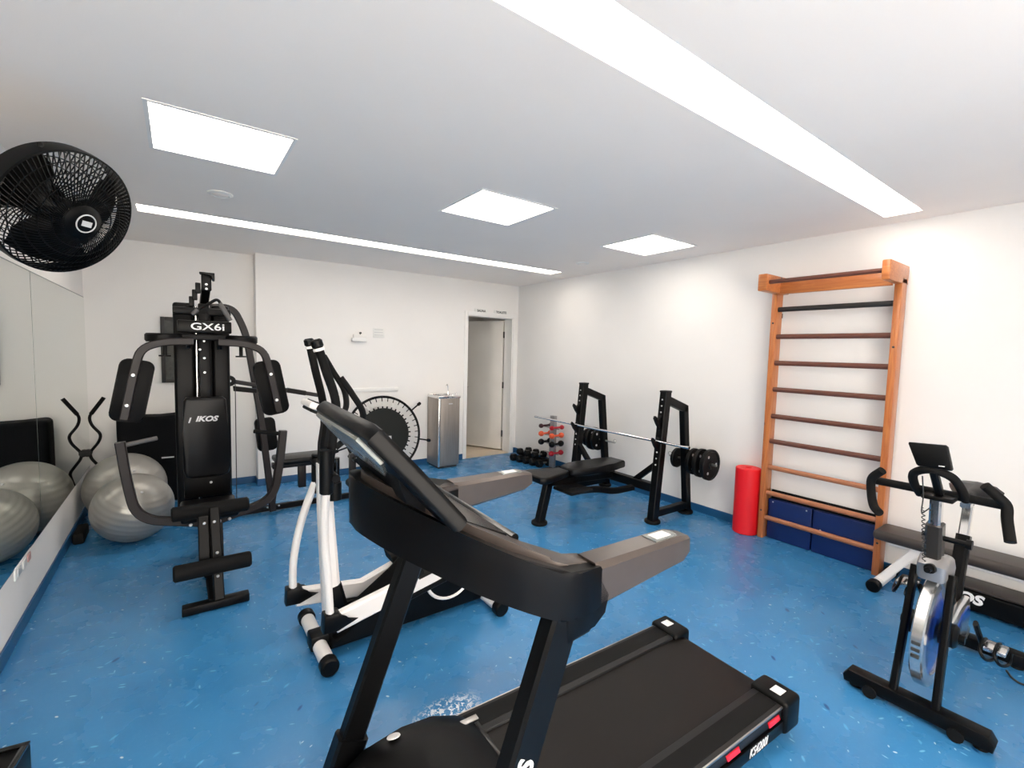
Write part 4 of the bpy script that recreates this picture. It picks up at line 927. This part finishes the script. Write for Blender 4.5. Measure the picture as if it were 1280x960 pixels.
pt('body', B().box((4.07, -.35, .02), (4.30, .80, .15), .015, 3), 'black_satin')
pt('tread', B().box((4.08, -.33, .15), (4.295, .78, .165), .006), 'step_top')
pt('side_sticker', B().box((4.0675, .30, .055), (4.071, .345, .095), .001), 'sticker')
for y in (.75, -.3): pt('foot', B().box((4.08, y - .04, 0), (4.28, y + .04, .021)), 'black_rubber')
bd = t.children[0]
text('maker_name', 'KIKOS', .085, (4.0692, .66, .10), (0, -1, 0), (0, 0, 1), 'white_print', bd, shear=.2, bold=.004, sx=1.1)

# ------------------------------------------------------------------ black platform at the lower left
c = gz(38.5, 925, .135)
t = thing('black_platform', 'corner of a low black platform at the lower left edge', 'platform', (c.x - .339, c.y - .255, 0), rz=math.radians(-8))
for nm, b_, m in (('slab', B().box((.17, -.37, .02), (.30, .30, .125), .006), 'black_plastic'), ('rim', B().box((.17, .28, .125), (.30, .30, .135), .002).box((.28, -.37, .125), (.30, .28, .135), .002), 'black_gloss'), ('foot', B().box((.19, -.35, 0), (.28, .28, .021)), 'black_rubber')):
    obj(nm, b_, m, t, local=True)

# ------------------------------------------------------------------ wall fan
c = V((-.408, 2.88, 2.175)); ax = V((.67, -.60, -.45)).normalized(); ex, ey, ez = basis(ax)
t = thing('wall_fan', 'black caged wall fan mounted high above the mirrors', 'fan', (XL, 3.05, 2.2))
R_ = .275
def fp_(a, r, h): return c + (ex * math.cos(a) + ey * math.sin(a)) * r + ez * h
def cage(h0, h1, swirl, n):
    b = B()
    for k in range(n):
        a = 2 * PI * k / n
        b.sweep([fp_(a + swirl * (1 - f) ** 1, .075 + (R_ - .075) * f, h1 + (h0 - h1) * f ** 2.6) for f in (0, .25, .5, .72, .88, 1)], [(-.0016, -.0022), (.0016, -.0022), (.0016, .0022), (-.0016, .0022)], n=ez, cap=False)
    for r in (.12, .165, .205, .24):
        f = (r - .075) / (R_ - .075); b.torus(c + ez * (h1 + (h0 - h1) * f ** 2.6), ez, r, .0026, 56, 5)
    return b
pt('front_guard', cage(.03, .115, .5, 84), 'black_plastic', smooth=False)
pt('rear_guard', cage(-.03, -.10, -.35, 56), 'black_plastic', smooth=False)
pt('guard_rim', B().lathe([(R_ - .004, -.04), (R_ + .004, -.038), (R_ + .007, 0), (R_ + .004, .038), (R_ - .004, .04), (R_ - .004, -.04)], c, ez, 72), 'black_plastic')
for k in range(4): pt('rim_clip', B().cbox(fp_(.6 + k * PI / 2, R_ + .008, 0), (.02, .02, .02), .004), 'black_plastic')
hbb = pt('centre_cap', B().lathe([(0, .135), (.03, .134), (.062, .125), (.082, .112), (.084, .10), (0, .10)], c, ez, 36), 'black_satin')
pt('cap_ring', B().torus(c + ez * .132, ez, .04, .003, 32, 6), 'grey_print', hbb)
pt('cap_logo', B().extr([(-.02, -.012), (.022, -.012), (.02, .012), (-.022, .012)], c + ez * .135, ex, ey, .003), 'grey_print', hbb)
for k in range(3):
    b = B(); a0 = 2 * PI * k / 3 + .35; g = []
    for i in range(7):
        r = .055 + .19 * i / 6; sp_ = .38 + .32 * math.sin(PI * min(1, i / 5.2) * .75); row = []
        for j in range(6):
            s_ = (j / 5 - .5); row.append(b.bm.verts.new(fp_(a0 + s_ * 2 * sp_ + .25 * i / 6, r, s_ * .085 - .005)))
        g.append(row)
    for A, C in zip(g, g[1:]):
        for j in range(5): b.bm.faces.new((A[j], A[j + 1], C[j + 1], C[j]))
    bmesh.ops.solidify(b.bm, geom=b.bm.faces[:], thickness=.004)
    pt('blade', b, 'black_satin', ang=60)
pt('blade_hub', B().lathe([(0, -.05), (.05, -.05), (.06, .02), (.04, .05), (0, .055)], c, ez, 28), 'black_satin')
pt('motor', B().lathe([(0, -.25), (.05, -.25), (.08, -.22), (.09, -.12), (.08, -.09), (0, -.085)], c, ez, 28), 'black_plastic')
e = c - ez * .2
pt('bracket_arm', B().sweep(fillet([e, V((-.62, 3.12, e.z - .04)), V((XL + .01, 3.12, e.z - .05))], .06), rect(.05, .05, .01), n=(0, 0, 1)), 'black_plastic')
pt('wall_plate', B().box((XL, 3.06, e.z - .13), (XL + .02, 3.18, e.z + .04), .006), 'black_plastic')
